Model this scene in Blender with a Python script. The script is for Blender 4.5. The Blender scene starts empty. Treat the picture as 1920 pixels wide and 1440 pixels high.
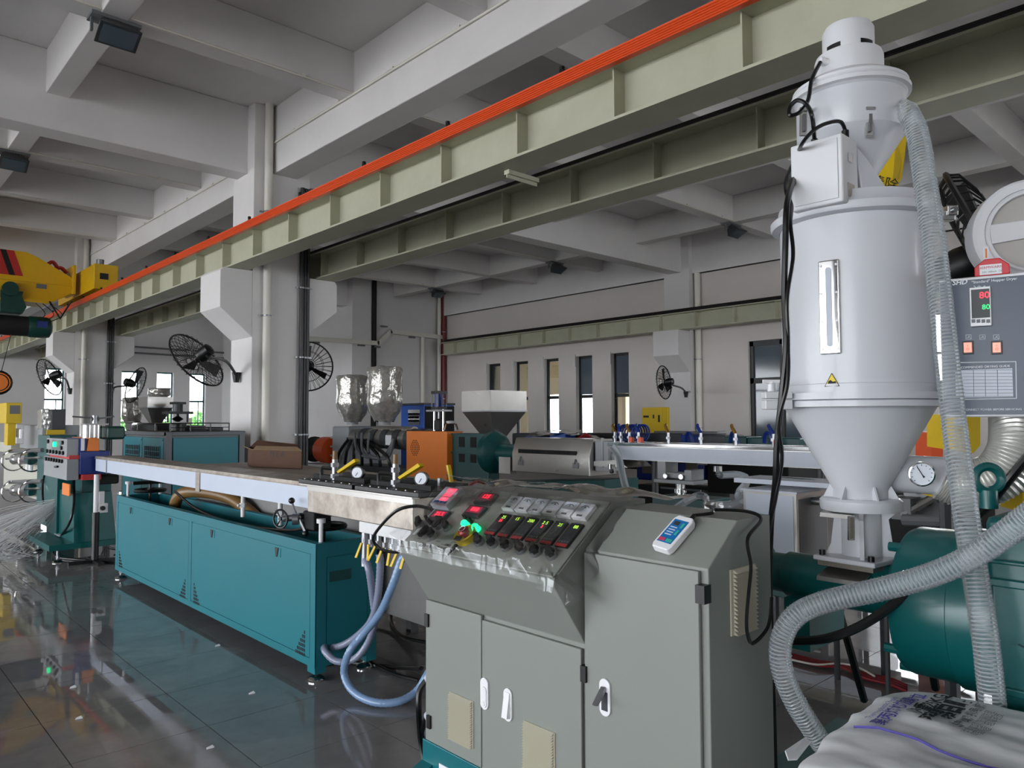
import bpy, bmesh, math, random
from mathutils import Vector, Matrix, noise
rnd = random.Random(11)
sc = bpy.context.scene
COL = sc.collection
# ---------------------------------------------------------------- camera
FPX, YAW, PIT, ROL = 1397.18, .747574, .048112, -.003126
def _basis():
    cy, sy = math.cos(YAW), math.sin(YAW)
    fw = Vector((sy, cy, 0)); rt = Vector((cy, -sy, 0)); up = Vector((0, 0, 1))
    f2 = fw*math.cos(PIT) + up*math.sin(PIT); u2 = up*math.cos(PIT) - fw*math.sin(PIT)
    return rt*math.cos(ROL) + u2*math.sin(ROL), u2*math.cos(ROL) - rt*math.sin(ROL), f2
RT, UP, FW = _basis()
EYE = Vector((0, 0, 1.5))
cam = bpy.data.objects.new('camera', bpy.data.cameras.new('camera'))
COL.objects.link(cam); sc.camera = cam
cam.data.sensor_width = 36; cam.data.lens = FPX/1920*36
cam.data.clip_start = .05; cam.data.clip_end = 300
cam.matrix_world = Matrix(((RT.x, UP.x, -FW.x, 0), (RT.y, UP.y, -FW.y, 0), (RT.z, UP.z, -FW.z, 1.5), (0, 0, 0, 1)))
# ---------------------------------------------------------------- world, light, exposure
wd = bpy.data.worlds.new('hazy_sky'); sc.world = wd; wd.use_nodes = True
wn = wd.node_tree.nodes; bgn = wn['Background']
bgn.inputs[0].default_value = (.91, .95, 1.0, 1); bgn.inputs[1].default_value = 6.5
sun = bpy.data.objects.new('sun', bpy.data.lights.new('sun', 'SUN')); COL.objects.link(sun)
sun.data.energy = 12; sun.data.angle = .02; sun.data.color = (1, .985, .99)
sun.rotation_euler = Vector((.42, .16, -.9)).to_track_quat('-Z', 'Y').to_euler()
sc.view_settings.view_transform = 'Standard'; sc.view_settings.look = 'None'
sc.view_settings.exposure = .5; sc.view_settings.gamma = 1
def portal(name, loc, rot, sx, sy):
    l = bpy.data.lights.new(name, 'AREA'); l.shape = 'RECTANGLE'; l.size = sx; l.size_y = sy
    l.cycles.is_portal = True
    o = bpy.data.objects.new(name, l); COL.objects.link(o); o.location = loc; o.rotation_euler = rot
# daylight openings in the left wall (faces +X), one per structural bay, the far window band, and an added front-wall opening
portal('daylight_portal', (-15.15, -2.9, 2.5), (0, -math.pi/2, 0), 5.0, 6.0)
for yc in (4.9, 14.7, 24.5):
    portal('daylight_portal', (-15.15, yc, 2.5), (0, -math.pi/2, 0), 5.0, 9.0)
portal('daylight_portal', (15.4, 3.9, 2.82), (0, math.pi/2, 0), 1.24, 4.6)
portal('daylight_portal', (10.8, -9.25, 2.6), (math.pi/2, 0, 0), 6.4, 3.4)
# ---------------------------------------------------------------- pixel helpers (photo frame 1920x1440)
def at(u, v, X=None, Y=None, Z=None, D=None):
    d = FW + RT*((u-960)/FPX) - UP*((v-720)/FPX)
    t = X/d.x if X is not None else Y/d.y if Y is not None else (Z-1.5)/d.z if Z is not None else D
    return EYE + d*t
# ---------------------------------------------------------------- mesh builder
WL = {}
def newell(pts):
    n = Vector((0, 0, 0))
    for i in range(len(pts)):
        a, b = pts[i], pts[(i+1) % len(pts)]
        n += Vector(((a.y-b.y)*(a.z+b.z), (a.z-b.z)*(a.x+b.x), (a.x-b.x)*(a.y+b.y)))
    return n.normalized()
def perp(d):
    d = Vector(d).normalized(); a = Vector((0, 0, 1)) if abs(d.z) < .9 else Vector((1, 0, 0))
    x = d.cross(a).normalized(); return x, d.cross(x).normalized()
def spline(pts, k=8, closed=False):
    P = [Vector(p) for p in pts]; n = len(P); out = []
    rng = range(n if closed else n-1)
    for i in rng:
        if closed: p0, p1, p2, p3 = P[i-1], P[i], P[(i+1) % n], P[(i+2) % n]
        else: p0, p1, p2, p3 = P[max(i-1, 0)], P[i], P[i+1], P[min(i+2, n-1)]
        for j in range(k):
            t = j/k
            out.append(.5*((2*p1)+(p2-p0)*t+(2*p0-5*p1+4*p2-p3)*t*t+(3*p1-p0-3*p2+p3)*t**3))
    if not closed: out.append(P[-1])
    return out
class MB:
    def __init__(s, M=None): s.v = []; s.f = []; s.M = M
    def add(s, vs, fs):
        b = len(s.v)
        s.v += [(s.M @ Vector(p)) if s.M else Vector(p) for p in vs]
        s.f += [tuple(b+i for i in f) for f in fs]; return s
    def box(s, x0, x1, y0, y1, z0, z1):
        return s.hexa([(x0,y0,z0),(x1,y0,z0),(x1,y1,z0),(x0,y1,z0)], [(x0,y0,z1),(x1,y0,z1),(x1,y1,z1),(x0,y1,z1)])
    def cbox(s, c, d): return s.box(c[0]-d[0]/2, c[0]+d[0]/2, c[1]-d[1]/2, c[1]+d[1]/2, c[2]-d[2]/2, c[2]+d[2]/2)
    def hexa(s, b, t): return s.add(list(b)+list(t), [(3,2,1,0),(4,5,6,7),(0,1,5,4),(1,2,6,5),(2,3,7,6),(3,0,4,7)])
    def prism(s, pts, ax, a, b):
        n = len(pts)
        def mk(p, w): return (w, p[0], p[1]) if ax == 'x' else (p[0], w, p[1]) if ax == 'y' else (p[0], p[1], w)
        vs = [mk(p, a) for p in pts]+[mk(p, b) for p in pts]
        return s.add(vs, [tuple(range(n)), tuple(range(2*n-1, n-1, -1))]+[(i, (i+1) % n, n+(i+1) % n, n+i) for i in range(n)])
    def cyl(s, p, q, r, r2=None, n=14, cap=True):
        p = Vector(p); q = Vector(q); r2 = r if r2 is None else r2
        x, y = perp(q-p); vs = []
        for c, rr in ((p, r), (q, r2)):
            vs += [c+(x*math.cos(2*math.pi*i/n)+y*math.sin(2*math.pi*i/n))*rr for i in range(n)]
        fs = [(i, (i+1) % n, n+(i+1) % n, n+i) for i in range(n)]
        if cap: fs += [tuple(range(n-1, -1, -1)), tuple(range(n, 2*n))]
        return s.add(vs, fs)
    def lathe(s, c, prof, ax=(0, 0, 1), n=32, caps=True, a0=0, a1=None):
        c = Vector(c); d = Vector(ax).normalized(); x, y = perp(d); vs = []; full = a1 is None
        m = n if full else n+1
        for r, h in prof:
            for i in range(m):
                a = 2*math.pi*i/n if full else a0+(a1-a0)*i/n
                vs.append(c+d*h+(x*math.cos(a)+y*math.sin(a))*r)
        fs = []
        for k in range(len(prof)-1):
            for i in range(n):
                j = (i+1) % m
                fs.append((k*m+i, k*m+j, (k+1)*m+j, (k+1)*m+i))
        if caps and full:
            fs += [tuple(range(m-1, -1, -1)), tuple(range((len(prof)-1)*m, len(prof)*m))]
        return s.add(vs, fs)
    def tube(s, pts, r, n=8, closed=False, k=0, rf=None, cap=True):
        if k: pts = spline(pts, k, closed)
        P = [Vector(p) for p in pts]; N = len(P); vs = []; prev = None
        for i, p in enumerate(P):
            t = (P[(i+1) % N]-P[i-1]) if closed else (P[min(i+1, N-1)]-P[max(i-1, 0)])
            t.normalize()
            if prev is None: x, _ = perp(t)
            else: x = (prev-t*prev.dot(t)).normalized()
            prev = x; y = t.cross(x); rr = rf(i) if rf else r
            vs += [p+(x*math.cos(2*math.pi*j/n)+y*math.sin(2*math.pi*j/n))*rr for j in range(n)]
        fs = []
        for i in range(N if closed else N-1):
            a = i*n; b = ((i+1) % N)*n
            fs += [(a+j, a+(j+1) % n, b+(j+1) % n, b+j) for j in range(n)]
        if cap and not closed: fs += [tuple(range(n-1, -1, -1)), tuple(range((N-1)*n, N*n))]
        return s.add(vs, fs)
    def ring(s, c, ax, R, r, n=32, m=6):
        x, y = perp(ax); c = Vector(c)
        return s.tube([c+(x*math.cos(2*math.pi*i/n)+y*math.sin(2*math.pi*i/n))*R for i in range(n)], r, m, True)
    def sph(s, c, r, n=12, sc_=(1, 1, 1)):
        c = Vector(c); vs = []; m = n//2
        for i in range(m+1):
            a = math.pi*i/m
            for j in range(n):
                b = 2*math.pi*j/n
                vs.append(c+Vector((r*math.sin(a)*math.cos(b)*sc_[0], r*math.sin(a)*math.sin(b)*sc_[1], r*math.cos(a)*sc_[2])))
        return s.add(vs, [(i*n+j, i*n+(j+1) % n, (i+1)*n+(j+1) % n, (i+1)*n+j) for i in range(m) for j in range(n)])
    def grid(s, fn, nu, nv):
        vs = [fn(i/nu, j/nv) for j in range(nv+1) for i in range(nu+1)]; w = nu+1
        return s.add(vs, [(j*w+i, j*w+i+1, (j+1)*w+i+1, (j+1)*w+i) for j in range(nv) for i in range(nu)])
    def build(s, name, mt, parent=None, bev=0, ang=38, fix=True, solid=0):
        xs = [p.x for p in s.v]; ys = [p.y for p in s.v]; zs = [p.z for p in s.v]
        c = Vector(((min(xs)+max(xs))/2, (min(ys)+max(ys))/2, min(zs)))
        me = bpy.data.meshes.new(name)
        me.from_pydata([p-c for p in s.v], [], s.f)
        if fix:
            bm = bmesh.new(); bm.from_mesh(me); bmesh.ops.remove_doubles(bm, verts=bm.verts, dist=1e-6)
            bmesh.ops.recalc_face_normals(bm, faces=bm.faces); bm.to_mesh(me); bm.free()
        me.polygons.foreach_set('use_smooth', [True]*len(me.polygons))
        me.set_sharp_from_angle(angle=math.radians(ang))
        me.materials.append(mt)
        o = bpy.data.objects.new(name, me); COL.objects.link(o)
        put(o, c, parent)
        if bev:
            b = o.modifiers.new('bevel', 'BEVEL'); b.width = bev; b.segments = 2; b.limit_method = 'ANGLE'; b.harden_normals = True
        if solid:
            me.polygons.foreach_set('use_smooth', [False]*len(me.polygons))
            b = o.modifiers.new('thickness', 'SOLIDIFY'); b.thickness = solid; b.offset = 0
        return o
def put(o, c, parent=None):
    WL[o.name] = Vector(c)
    if parent is not None:
        o.parent = parent; o.location = Vector(c)-WL[parent.name]
    else: o.location = c
def tag(o, label=None, cat=None, group=None, kind=None):
    if label: o['label'] = label
    if cat: o['category'] = cat
    if group: o['group'] = group
    if kind: o['kind'] = kind
    return o
def thing(name, label, cat, loc, group=None, kind=None):
    o = bpy.data.objects.new(name, None); COL.objects.link(o); o.empty_display_size = .1
    put(o, Vector(loc), None); return tag(o, label, cat, group, kind)
def struct(o, label=None): return tag(o, label, None, None, 'structure')
def clone(o, d):
    c = o.copy(); COL.objects.link(c); c.location = o.location+Vector(d); WL[c.name] = WL[o.name]+Vector(d); return c
def frame(o, x, y, z):
    o = Vector(o); return Matrix(((x[0], y[0], z[0], o[0]), (x[1], y[1], z[1], o[1]), (x[2], y[2], z[2], o[2]), (0, 0, 0, 1)))
# ---------------------------------------------------------------- materials
def lin(h):
    h = h.lstrip('#'); c = [int(h[i:i+2], 16)/255 for i in (0, 2, 4)]
    return tuple((x/12.92 if x <= .04045 else ((x+.055)/1.055)**2.4) for x in c)+(1,)
MT = {}
def mat(name, col, rough=.5, metal=0, var=0, vs=6, bump=0, bs=40, emit=0, coat=0, rvar=0, spec=None, col2=None, alpha=1, trans=0, pos=False, stretch=None):
    m = bpy.data.materials.new(name); m.use_nodes = True; nt = m.node_tree; n = nt.nodes; L = nt.links
    b = n['Principled BSDF']; c = lin(col) if isinstance(col, str) else col
    b.inputs['Base Color'].default_value = c; b.inputs['Roughness'].default_value = rough; b.inputs['Metallic'].default_value = metal
    if spec is not None: b.inputs['Specular IOR Level'].default_value = spec
    if coat: b.inputs['Coat Weight'].default_value = coat; b.inputs['Coat Roughness'].default_value = .08
    if alpha < 1: b.inputs['Alpha'].default_value = alpha
    if trans: b.inputs['Transmission Weight'].default_value = trans
    if emit: b.inputs['Emission Color'].default_value = c; b.inputs['Emission Strength'].default_value = emit
    if var or bump or rvar:
        if pos: src = n.new('ShaderNodeNewGeometry').outputs['Position']
        else: src = n.new('ShaderNodeTexCoord').outputs['Object']
        if stretch:
            mp = n.new('ShaderNodeMapping'); mp.inputs['Scale'].default_value = stretch; L.new(src, mp.inputs[0]); src = mp.outputs[0]
        if var or rvar:
            t = n.new('ShaderNodeTexNoise'); t.inputs['Scale'].default_value = vs; t.inputs['Detail'].default_value = 6; t.inputs['Roughness'].default_value = .65
            L.new(src, t.inputs['Vector'])
            r = n.new('ShaderNodeMapRange'); r.inputs[1].default_value = .3; r.inputs[2].default_value = .7
            L.new(t.outputs['Fac'], r.inputs[0])
            if var:
                mx = n.new('ShaderNodeMix'); mx.data_type = 'RGBA'
                c2 = lin(col2) if col2 else tuple(x*(1-var) for x in c[:3])+(1,)
                mx.inputs[6].default_value = c; mx.inputs[7].default_value = c2
                L.new(r.outputs[0], mx.inputs[0]); L.new(mx.outputs[2], b.inputs['Base Color'])
            if rvar:
                r2 = n.new('ShaderNodeMapRange'); r2.inputs[1].default_value = .3; r2.inputs[2].default_value = .7
                r2.inputs[3].default_value = max(0, rough-rvar); r2.inputs[4].default_value = rough+rvar
                L.new(t.outputs['Fac'], r2.inputs[0]); L.new(r2.outputs[0], b.inputs['Roughness'])
        if bump:
            t2 = n.new('ShaderNodeTexNoise'); t2.inputs['Scale'].default_value = bs; t2.inputs['Detail'].default_value = 3
            L.new(src, t2.inputs['Vector']); bp = n.new('ShaderNodeBump'); bp.inputs['Strength'].default_value = bump; bp.inputs['Distance'].default_value = .01
            L.new(t2.outputs['Fac'], bp.inputs['Height']); L.new(bp.outputs[0], b.inputs['Normal'])
    MT[name] = m; return m
def film(name, col, fac, rough=.05, base=.06, metal=1):
    m = bpy.data.materials.new(name); m.use_nodes = True; nt = m.node_tree; n = nt.nodes; L = nt.links
    n.remove(n['Principled BSDF']); tr = n.new('ShaderNodeBsdfTransparent'); gl = n.new('ShaderNodeBsdfPrincipled')
    gl.inputs['Base Color'].default_value = lin(col); gl.inputs['Roughness'].default_value = rough; gl.inputs['Metallic'].default_value = metal
    lw = n.new('ShaderNodeLayerWeight'); lw.inputs[0].default_value = fac
    ma = n.new('ShaderNodeMath'); ma.operation = 'ADD'; ma.use_clamp = True; ma.inputs[1].default_value = base
    L.new(lw.outputs['Fresnel'], ma.inputs[0])
    mx = n.new('ShaderNodeMixShader'); L.new(ma.outputs[0], mx.inputs[0]); L.new(tr.outputs[0], mx.inputs[1]); L.new(gl.outputs[0], mx.inputs[2])
    L.new(mx.outputs[0], n['Material Output'].inputs[0]); MT[name] = m; return m
mat('plaster', '#dbd8d7', .85, var=.06, vs=1.2, bump=.05, bs=60, pos=True)
mat('plaster_warm', '#dcd5d0', .85, var=.07, vs=.9, pos=True)
mat('concrete_white', '#e3e0df', .8, var=.07, vs=1.5, bump=.06, bs=30, pos=True)
mat('beam_green', '#c0c0aa', .5, var=.08, vs=2.5, col2='#b3b39c', pos=True)
mat('rail_black', '#1d1a1a', .5)
mat('rail_orange', '#e2501f', .35)
mat('crane_yellow', '#e3b30c', .4, var=.08)
mat('yellow', '#e0bd12', .4)
mat('black', '#0c0c0d', .4); mat('black_matt', '#141414', .75); mat('rubber', '#0a0a0b', .35)
mat('dark_grey', '#3c3f42', .45); mat('mid_grey', '#6d7072', .45); mat('frame_grey', '#4b5055', .4)
mat('red_cloth', '#b52a25', .5); mat('hoist_green', '#0f4038', .4)
mat('pvc', '#dedad0', .4); mat('conduit_dark', '#3a3a3c', .4); mat('red_pipe', '#6d1815', .4)
mat('teal', '#12707c', .45, var=.05, vs=1.2, col2='#187682', rvar=.05, spec=.4)
mat('teal_dark', '#0a5a5a', .3, var=.06, vs=4, coat=.15)
mat('teal_mach', '#0f4a4a', .4, var=.1)
mat('teal_base', '#0d6a72', .35)
mat('steel', '#b0aeaa', .32, .9, rvar=.06, vs=5, var=.08)
mat('steel_dirty', '#b5ada4', .42, .7, var=.3, vs=9, rvar=.12, col2='#8d847a', bump=.08, bs=25)
mat('chrome', '#d8d8d8', .1, 1); mat('zinc', '#96979a', .34, .85); mat('cast_grey', '#9a9da0', .45)
mat('film_blue', '#cfd9ea', .3, var=.05, vs=2); mat('film_grey', '#c3cad6', .35, var=.08, vs=3)
mat('cab_grey', '#8c908a', .42, var=.04, vs=2, bump=.03, bs=300)
mat('cab_panel', '#94978f', .45, bump=.03, bs=300); mat('grille', '#c6c1ad', .6)
mat('dryer', '#d0d2d7', .32, bump=.02, bs=200, coat=.15); mat('dryer_white', '#dedfe2', .35)
mat('orange', '#f5872e', .4, var=.05); mat('orange_red', '#d8521d', .4)
mat('blue', '#16327f', .35); mat('blue_light', '#2d62c4', .35)
mat('beige', '#c6c5b8', .5); mat('white', '#e9e9ea', .4); mat('white_pl', '#f2f2f4', .35)
mat('cardboard', '#573a28', .8, var=.15, vs=5); mat('card_top', '#8c7358', .8)
mat('table_top', '#a3988c', .55, var=.3, vs=3, col2='#8b8074', stretch=(6, 1, 6), bump=.1, bs=8)
mat('table_side', '#8b8a88', .5, var=.15)
def tile_mat():
    m = mat('tile', '#8b8580', .1, spec=.55); nt = m.node_tree; n = nt.nodes; L = nt.links; b = n['Principled BSDF']
    g_ = n.new('ShaderNodeNewGeometry'); oi = n.new('ShaderNodeObjectInfo')
    t1 = n.new('ShaderNodeTexNoise'); t1.inputs['Scale'].default_value = .55; t1.inputs['Detail'].default_value = 5; t1.inputs['Distortion'].default_value = .6
    t2 = n.new('ShaderNodeTexNoise'); t2.inputs['Scale'].default_value = 4.5; t2.inputs['Detail'].default_value = 8; t2.inputs['Roughness'].default_value = .7
    for t in (t1, t2): L.new(g_.outputs['Position'], t.inputs['Vector'])
    wet = n.new('ShaderNodeMapRange'); wet.inputs[1].default_value = .425; wet.inputs[2].default_value = .44; L.new(t1.outputs['Fac'], wet.inputs[0])
    ro = n.new('ShaderNodeMapRange'); ro.inputs[3].default_value = .1; ro.inputs[4].default_value = .018; L.new(wet.outputs[0], ro.inputs[0]); L.new(ro.outputs[0], b.inputs['Roughness'])
    r2 = n.new('ShaderNodeMapRange'); r2.inputs[1].default_value = .35; r2.inputs[2].default_value = .68; L.new(t2.outputs['Fac'], r2.inputs[0])
    mx = n.new('ShaderNodeMix'); mx.data_type = 'RGBA'; mx.inputs[6].default_value = lin('#8b8988'); mx.inputs[7].default_value = lin('#7e7b7a'); L.new(r2.outputs[0], mx.inputs[0])
    mw = n.new('ShaderNodeMix'); mw.data_type = 'RGBA'; mw.blend_type = 'MULTIPLY'; mw.inputs[7].default_value = (.86, .87, .89, 1); L.new(wet.outputs[0], mw.inputs[0]); L.new(mx.outputs[2], mw.inputs[6])
    L.new(mw.outputs[2], b.inputs['Base Color'])
tile_mat()
mat('grout', '#2a2827', .6)
mat('amber', '#7f6138', .4); mat('brass', '#c8964a', .3, .8)
mat('gauge_face', '#e8eef6', .3); mat('ink', '#16161a', .6); mat('ink_purple', '#5b54a8', .7); mat('ink_grey', '#77787c', .7)
mat('print_white', '#eef1f5', .5); mat('print_red', '#c43a3a', .5)
mat('led_red', '#ff2a3a', .5, emit=2.2); mat('led_pink', '#ff4560', .5, emit=1.2); mat('led_green', '#27d36b', .5, emit=1.6); mat('led_lime', '#a8d94a', .5, emit=1.0); mat('lamp_green', '#18e08a', .3, emit=2.0)
mat('switch_glow', '#f2a08c', .4, emit=.5)
mat('estop_yellow', '#efcf12', .4); mat('estop_red', '#c02b26', .35); mat('conn_red', '#c9202a', .4)
mat('hose_grey', '#8f95ac', .35, coat=.3); mat('hose_blue', '#7f9cc0', .35, coat=.3)
mat('panel_blue', '#404d5f', .28, var=.1, spec=.35)
mat('bag', '#eceef0', .7, var=.08, vs=5, bump=.35, bs=9)
mat('foil', '#c9c9c6', .28, .55, bump=1.0, bs=14); mat('foil_duct', '#d9d8d2', .32, .6)
mat('wrap', '#c4c1ba', .16, .45, bump=1.6, bs=9, var=.4, vs=9, col2='#8f8b84')
mat('cable_red', '#8c1f26', .5); mat('paper', '#eceef2', .7)
mat('leaf', '#5f9a4a', .6, var=.4, vs=2); mat('ground', '#a0a09e', .9, var=.2, vs=.3)
mat('glass_dark', '#56636e', .08, coat=.3, var=.15, vs=1.5); mat('window_frame', '#17191b', .4); mat('window_teal', '#24585a', .4)
mat('blower_mesh', '#b6b3ae', .6); mat('gear_brown', '#6b6658', .6); mat('remote_blue', '#1a72b8', .3); mat('pill_green', '#3fb5a0', .4); mat('pill_red', '#d44568', .4)
mat('beige_room', '#d8c8a2', .8); mat('strip_plastic', '#c6cacd', .15, .3, alpha=.7)
film('clear_film', '#eef1f5', .28, .12, .03); film('hose_clear', '#c9d0d4', .3, .12, .12, 0); film('glass', '#dfeef0', .25, .02, .05)
film('wrap_clear', '#d9d6d0', .35, .15, .09)
mat('hose_rib', '#d5dbdd', .2, alpha=.38, coat=.5)
M_ = MT
# ================================================================ STRUCTURE
XL, XR, YB, YF = -15.0, 15.1, -9.0, 29.4
ZC = 5.93
# ---- floor with 60 cm polished tiles
flr = struct(MB().box(XL, 18.2, YB, YF+.2, -.2, -.012).build('floor', M_['grout']), 'dark joint bed under the polished floor tiles')
T = .596
tl = []
for i in range(-29, 27):
    for j in range(-21, 45):
        x, y = 2.04+i*T, 3.17+j*T
        if x < XL or x+T > 18.1 or y < YB or y+T > YF: continue
        c = Vector((x+T/2, y+T/2, 0))-EYE; dz = c.dot(FW); s_ = 0
        if dz > .6:
            px = 960+FPX*c.dot(RT)/dz; py = 720-FPX*c.dot(UP)/dz
            if -120 < px < 2000 and py < 1600: s_ = 1/dz
            if px > 820 and py > 1180 and px < 1420: s_ *= .2
        tl.append((s_, x, y))
tl.sort(reverse=True)
g = .0022
t0 = None
for k, (s_, x, y) in enumerate(tl[:300]):
    if t0 is None:
        t0 = MB().box(x+g, x+T-g, y+g, y+T-g, -.012, 0).build('floor_tile', M_['tile'], flr); x0, y0 = x, y
    else: clone(t0, (x-x0, y-y0, 0))
b = MB()
for s_, x, y in tl[300:]: b.box(x+g, x+T-g, y+g, y+T-g, -.012, 0)
tag(b.build('floor_tile_field', M_['tile'], flr, fix=False), kind='stuff')
# ---- ceiling slab and beams
struct(MB().box(XL-.2, 18.3, YB-.2, YF+.4, ZC, ZC+.12).build('ceiling', M_['concrete_white']), 'white concrete ceiling slab above the beams')
nb = 0
def cbeam(x0, x1, y0, y1, z0, lab):
    return struct(MB().box(x0, x1, y0, y1, z0, ZC).build('concrete_beam', M_['concrete_white'], bev=.012), lab)
cbeam(4.573, 4.95, YB, YF, 4.975, 'deep white concrete beam running along the column row above the crane beam')
cbeam(14.95, 15.3, YB, 19.6, 4.93, 'white concrete edge beam along the top of the far wall')
cbeam(XL-.2, XL+.2, YB, YF, 4.95, 'white concrete edge beam along the open left side')
for k in range(-1, 3):
    y = 9.878+9.78*k
    cbeam(XL, 15.0, y+.22, y+.58, 4.97, 'deep white cross beam on column line %d from the camera' % (k+2))
for k in (-1, 0, 1):
    for j in (1, 2, 3):
        y = 9.878+9.78*k+.275+2.445*j
        cbeam(XL, 15.0, y, y+.25, 5.4, 'shallow white cross rib %d in ceiling bay %d' % (j, k+2))
for i, x in enumerate((-12.2, -9.4, -6.5, -3.7, -.87, 1.965, 7.59, 10.42, 13.25)):
    cbeam(x-.125, x+.125, YB, YF, 5.395, 'shallow white lengthwise ceiling rib %d counted from the open left side' % (i+1))
# ---- columns with crane corbels
def pipe_on(c, nm, x, y, r, z0, z1, mt, lab, cat, grp, clamps=(), ring=True):
    t = thing(nm, lab, cat, (x, y, z0), grp)
    MB().cyl((x, y, z0), (x, y, z1), r, n=18).build('pipe_body', mt, t)
    for z in clamps:
        MB().lathe((x, y, z-.012), [(r+.002, 0), (r+.009, .002), (r+.009, .022), (r+.002, .024)], n=16, caps=False).box(x-r-.05, x+r+.05, y+r*.6, y+r*.6+.012, z-.012, z+.012).build('clamp', M_['zinc'], t)
nth = {-1: 'nearest', 0: 'second', 1: 'third', 2: 'farthest'}
for k in range(-1, 3):
    y0 = 9.878+9.78*k; y1 = y0+.71
    c = thing('column', 'white concrete column with crane corbels, %s in the middle row' % nth[k], None, (4.72, y0+.35, 0), kind='structure')
    MB().box(4.3, 5.15, y0, y1, 0, ZC).build('shaft', M_['concrete_white'], c, bev=.01)
    MB().prism([(4.3, 2.645), (3.855, 3.02), (3.855, 3.52), (3.9, 3.565), (4.3, 3.565)], 'y', y0, y1).build('corbel', M_['concrete_white'], c, bev=.008)
    MB().prism([(5.15, 2.76), (5.6, 3.11), (5.6, 3.52), (5.56, 3.565), (5.15, 3.565)], 'y', y0, y1).build('corbel', M_['concrete_white'], c, bev=.008)
    if 0 <= k < 2:
        w = ('near', 'middle', 'far')[k]
        pipe_on(c, 'rainwater_pipe', 4.48, y0-.068, .056, 0, ZC, M_['pvc'], 'cream plastic rainwater pipe on the %s column' % w, 'pipe', 'rainwater pipes', (1.18, 2.95, 4.4))
        for q, (dx, r) in enumerate(((5.0, .03), (5.055, .018), (5.1, .022))):
            pipe_on(c, 'electrical_conduit', dx, y0-.06, r, 0, 4.85, M_['conduit_dark'], 'dark steel conduit %s on the right edge of the %s column' % (('thickest', 'thinnest', 'outermost')[q], w), 'conduit', 'dark conduits', (1.3, 2.4, 3.4))
for k in (0,):
    y0 = 9.878; y1 = y0+.71
    c = thing('column', 'white wall column with corbel behind the small wall fan', None, (14.95, y0+.35, 0), kind='structure')
    MB().box(14.82, 15.12, y0, y1, 0, ZC).build('shaft', M_['plaster'], c, bev=.01)
    MB().prism([(14.82, 2.6), (14.35, 2.98), (14.35, 3.565), (14.82, 3.565)], 'y', y0, y1).build('corbel', M_['plaster'], c, bev=.01)
    pipe_on(c, 'rainwater_pipe', 15.02, 9.78, .07, 0, ZC, M_['pvc'], 'cream rainwater pipe beside the far wall column', 'pipe', None, (1.3, 2.9))
# ---- walls
def wall_x(name, x0, x1, ya, yb, z1, ops, mt, lab):
    b = MB(); cur = ya
    for (a, c, z0, zt) in sorted(ops):
        b.box(x0, x1, cur, a, 0, z1)
        if z0 > 0: b.box(x0, x1, a, c, 0, z0)
        b.box(x0, x1, a, c, zt, z1); cur = c
    b.box(x0, x1, cur, yb, 0, z1); return struct(b.build(name, mt, fix=False), lab)
def wall_y(name, y0, y1, xa, xb, z1, ops, mt, lab):
    b = MB(); cur = xa
    for (a, c, z0, zt) in sorted(ops):
        b.box(cur, a, y0, y1, 0, z1)
        if z0 > 0: b.box(a, c, y0, y1, 0, z0)
        b.box(a, c, y0, y1, zt, z1); cur = c
    b.box(cur, xb, y0, y1, 0, z1); return struct(b.build(name, mt, fix=False), lab)
narrow = [(16.81, 17.44), (15.6, 16.2), (14.37, 14.95), (13.13, 13.72), (11.9, 12.48)]
opsR = [(a, c, .9, 3.225) for a, c in narrow]+[(7.05, 8.55, .15, 3.23), (1.6, 6.2, 2.2, 3.45)]
wall_x('wall_right', 15.1, 15.36, YB, 19.66, ZC, opsR, M_['plaster_warm'], 'warm white far wall with a row of narrow windows')
winX = (5.85, 7.05, 8.26, 9.47, 10.67)
wall_y('wall_back', YF, YF+.24, XL, 11.62, ZC, [(x-.3, x+.3, 1.0, 3.33) for x in winX], M_['plaster'], 'white end wall with tall bright windows behind the columns')
wall_x('wall_left', XL-.2, XL, YB, YF, ZC, [(a, a+9.0, 0.0, 4.95) for a in (.4, 10.2, 20.0)]+[(-5.9, .1, 0, 4.95)], M_['plaster'], 'open left side wall with wide gates')
wall_y('wall_front', YB-.2, YB, XL, 15.3, ZC, [(7.6, 14.0, .9, 4.3)], M_['plaster'], 'white wall behind the camera with an added unseen opening that lights the far bay')  # unseen opening, added to brighten the camera-facing sides in the far bay
pt = struct(MB().box(11.62, 15.3, 19.66, YF+.24, 0, ZC).box(11.62, 12.28, 19.58, 19.66, 0, ZC).build('wall_partition', M_['plaster']), 'plain white partition block with a column strip and cable tray')
struct(MB().box(14.99, 15.1, 10.6, 19.66, 4.93, 4.97).box(14.99, 15.1, YB, 9.85, 4.93, 4.97).build('trim_1', M_['plaster']), 'thin ledge line high on the far wall')
# room behind the far wall
wall_x('wall_corridor', 18.1, 18.3, 6.85, YF, 4.2, [(15.5, 18.6, .95, 2.35), (12.6, 14.4, .95, 2.35)], M_['beige_room'], 'beige wall of the room seen through the narrow windows')
struct(MB().box(15.36, 18.2, 6.9, YF, 4.1, 4.2).build('ceiling_corridor', M_['beige_room']), 'beige ceiling of the room behind the far wall')
struct(MB().box(15.36, 18.2, 6.7, 6.85, 0, 4.2).build('wall_room_divider', M_['mid_grey']), 'grey dividing wall seen through the big dark window')
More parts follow.
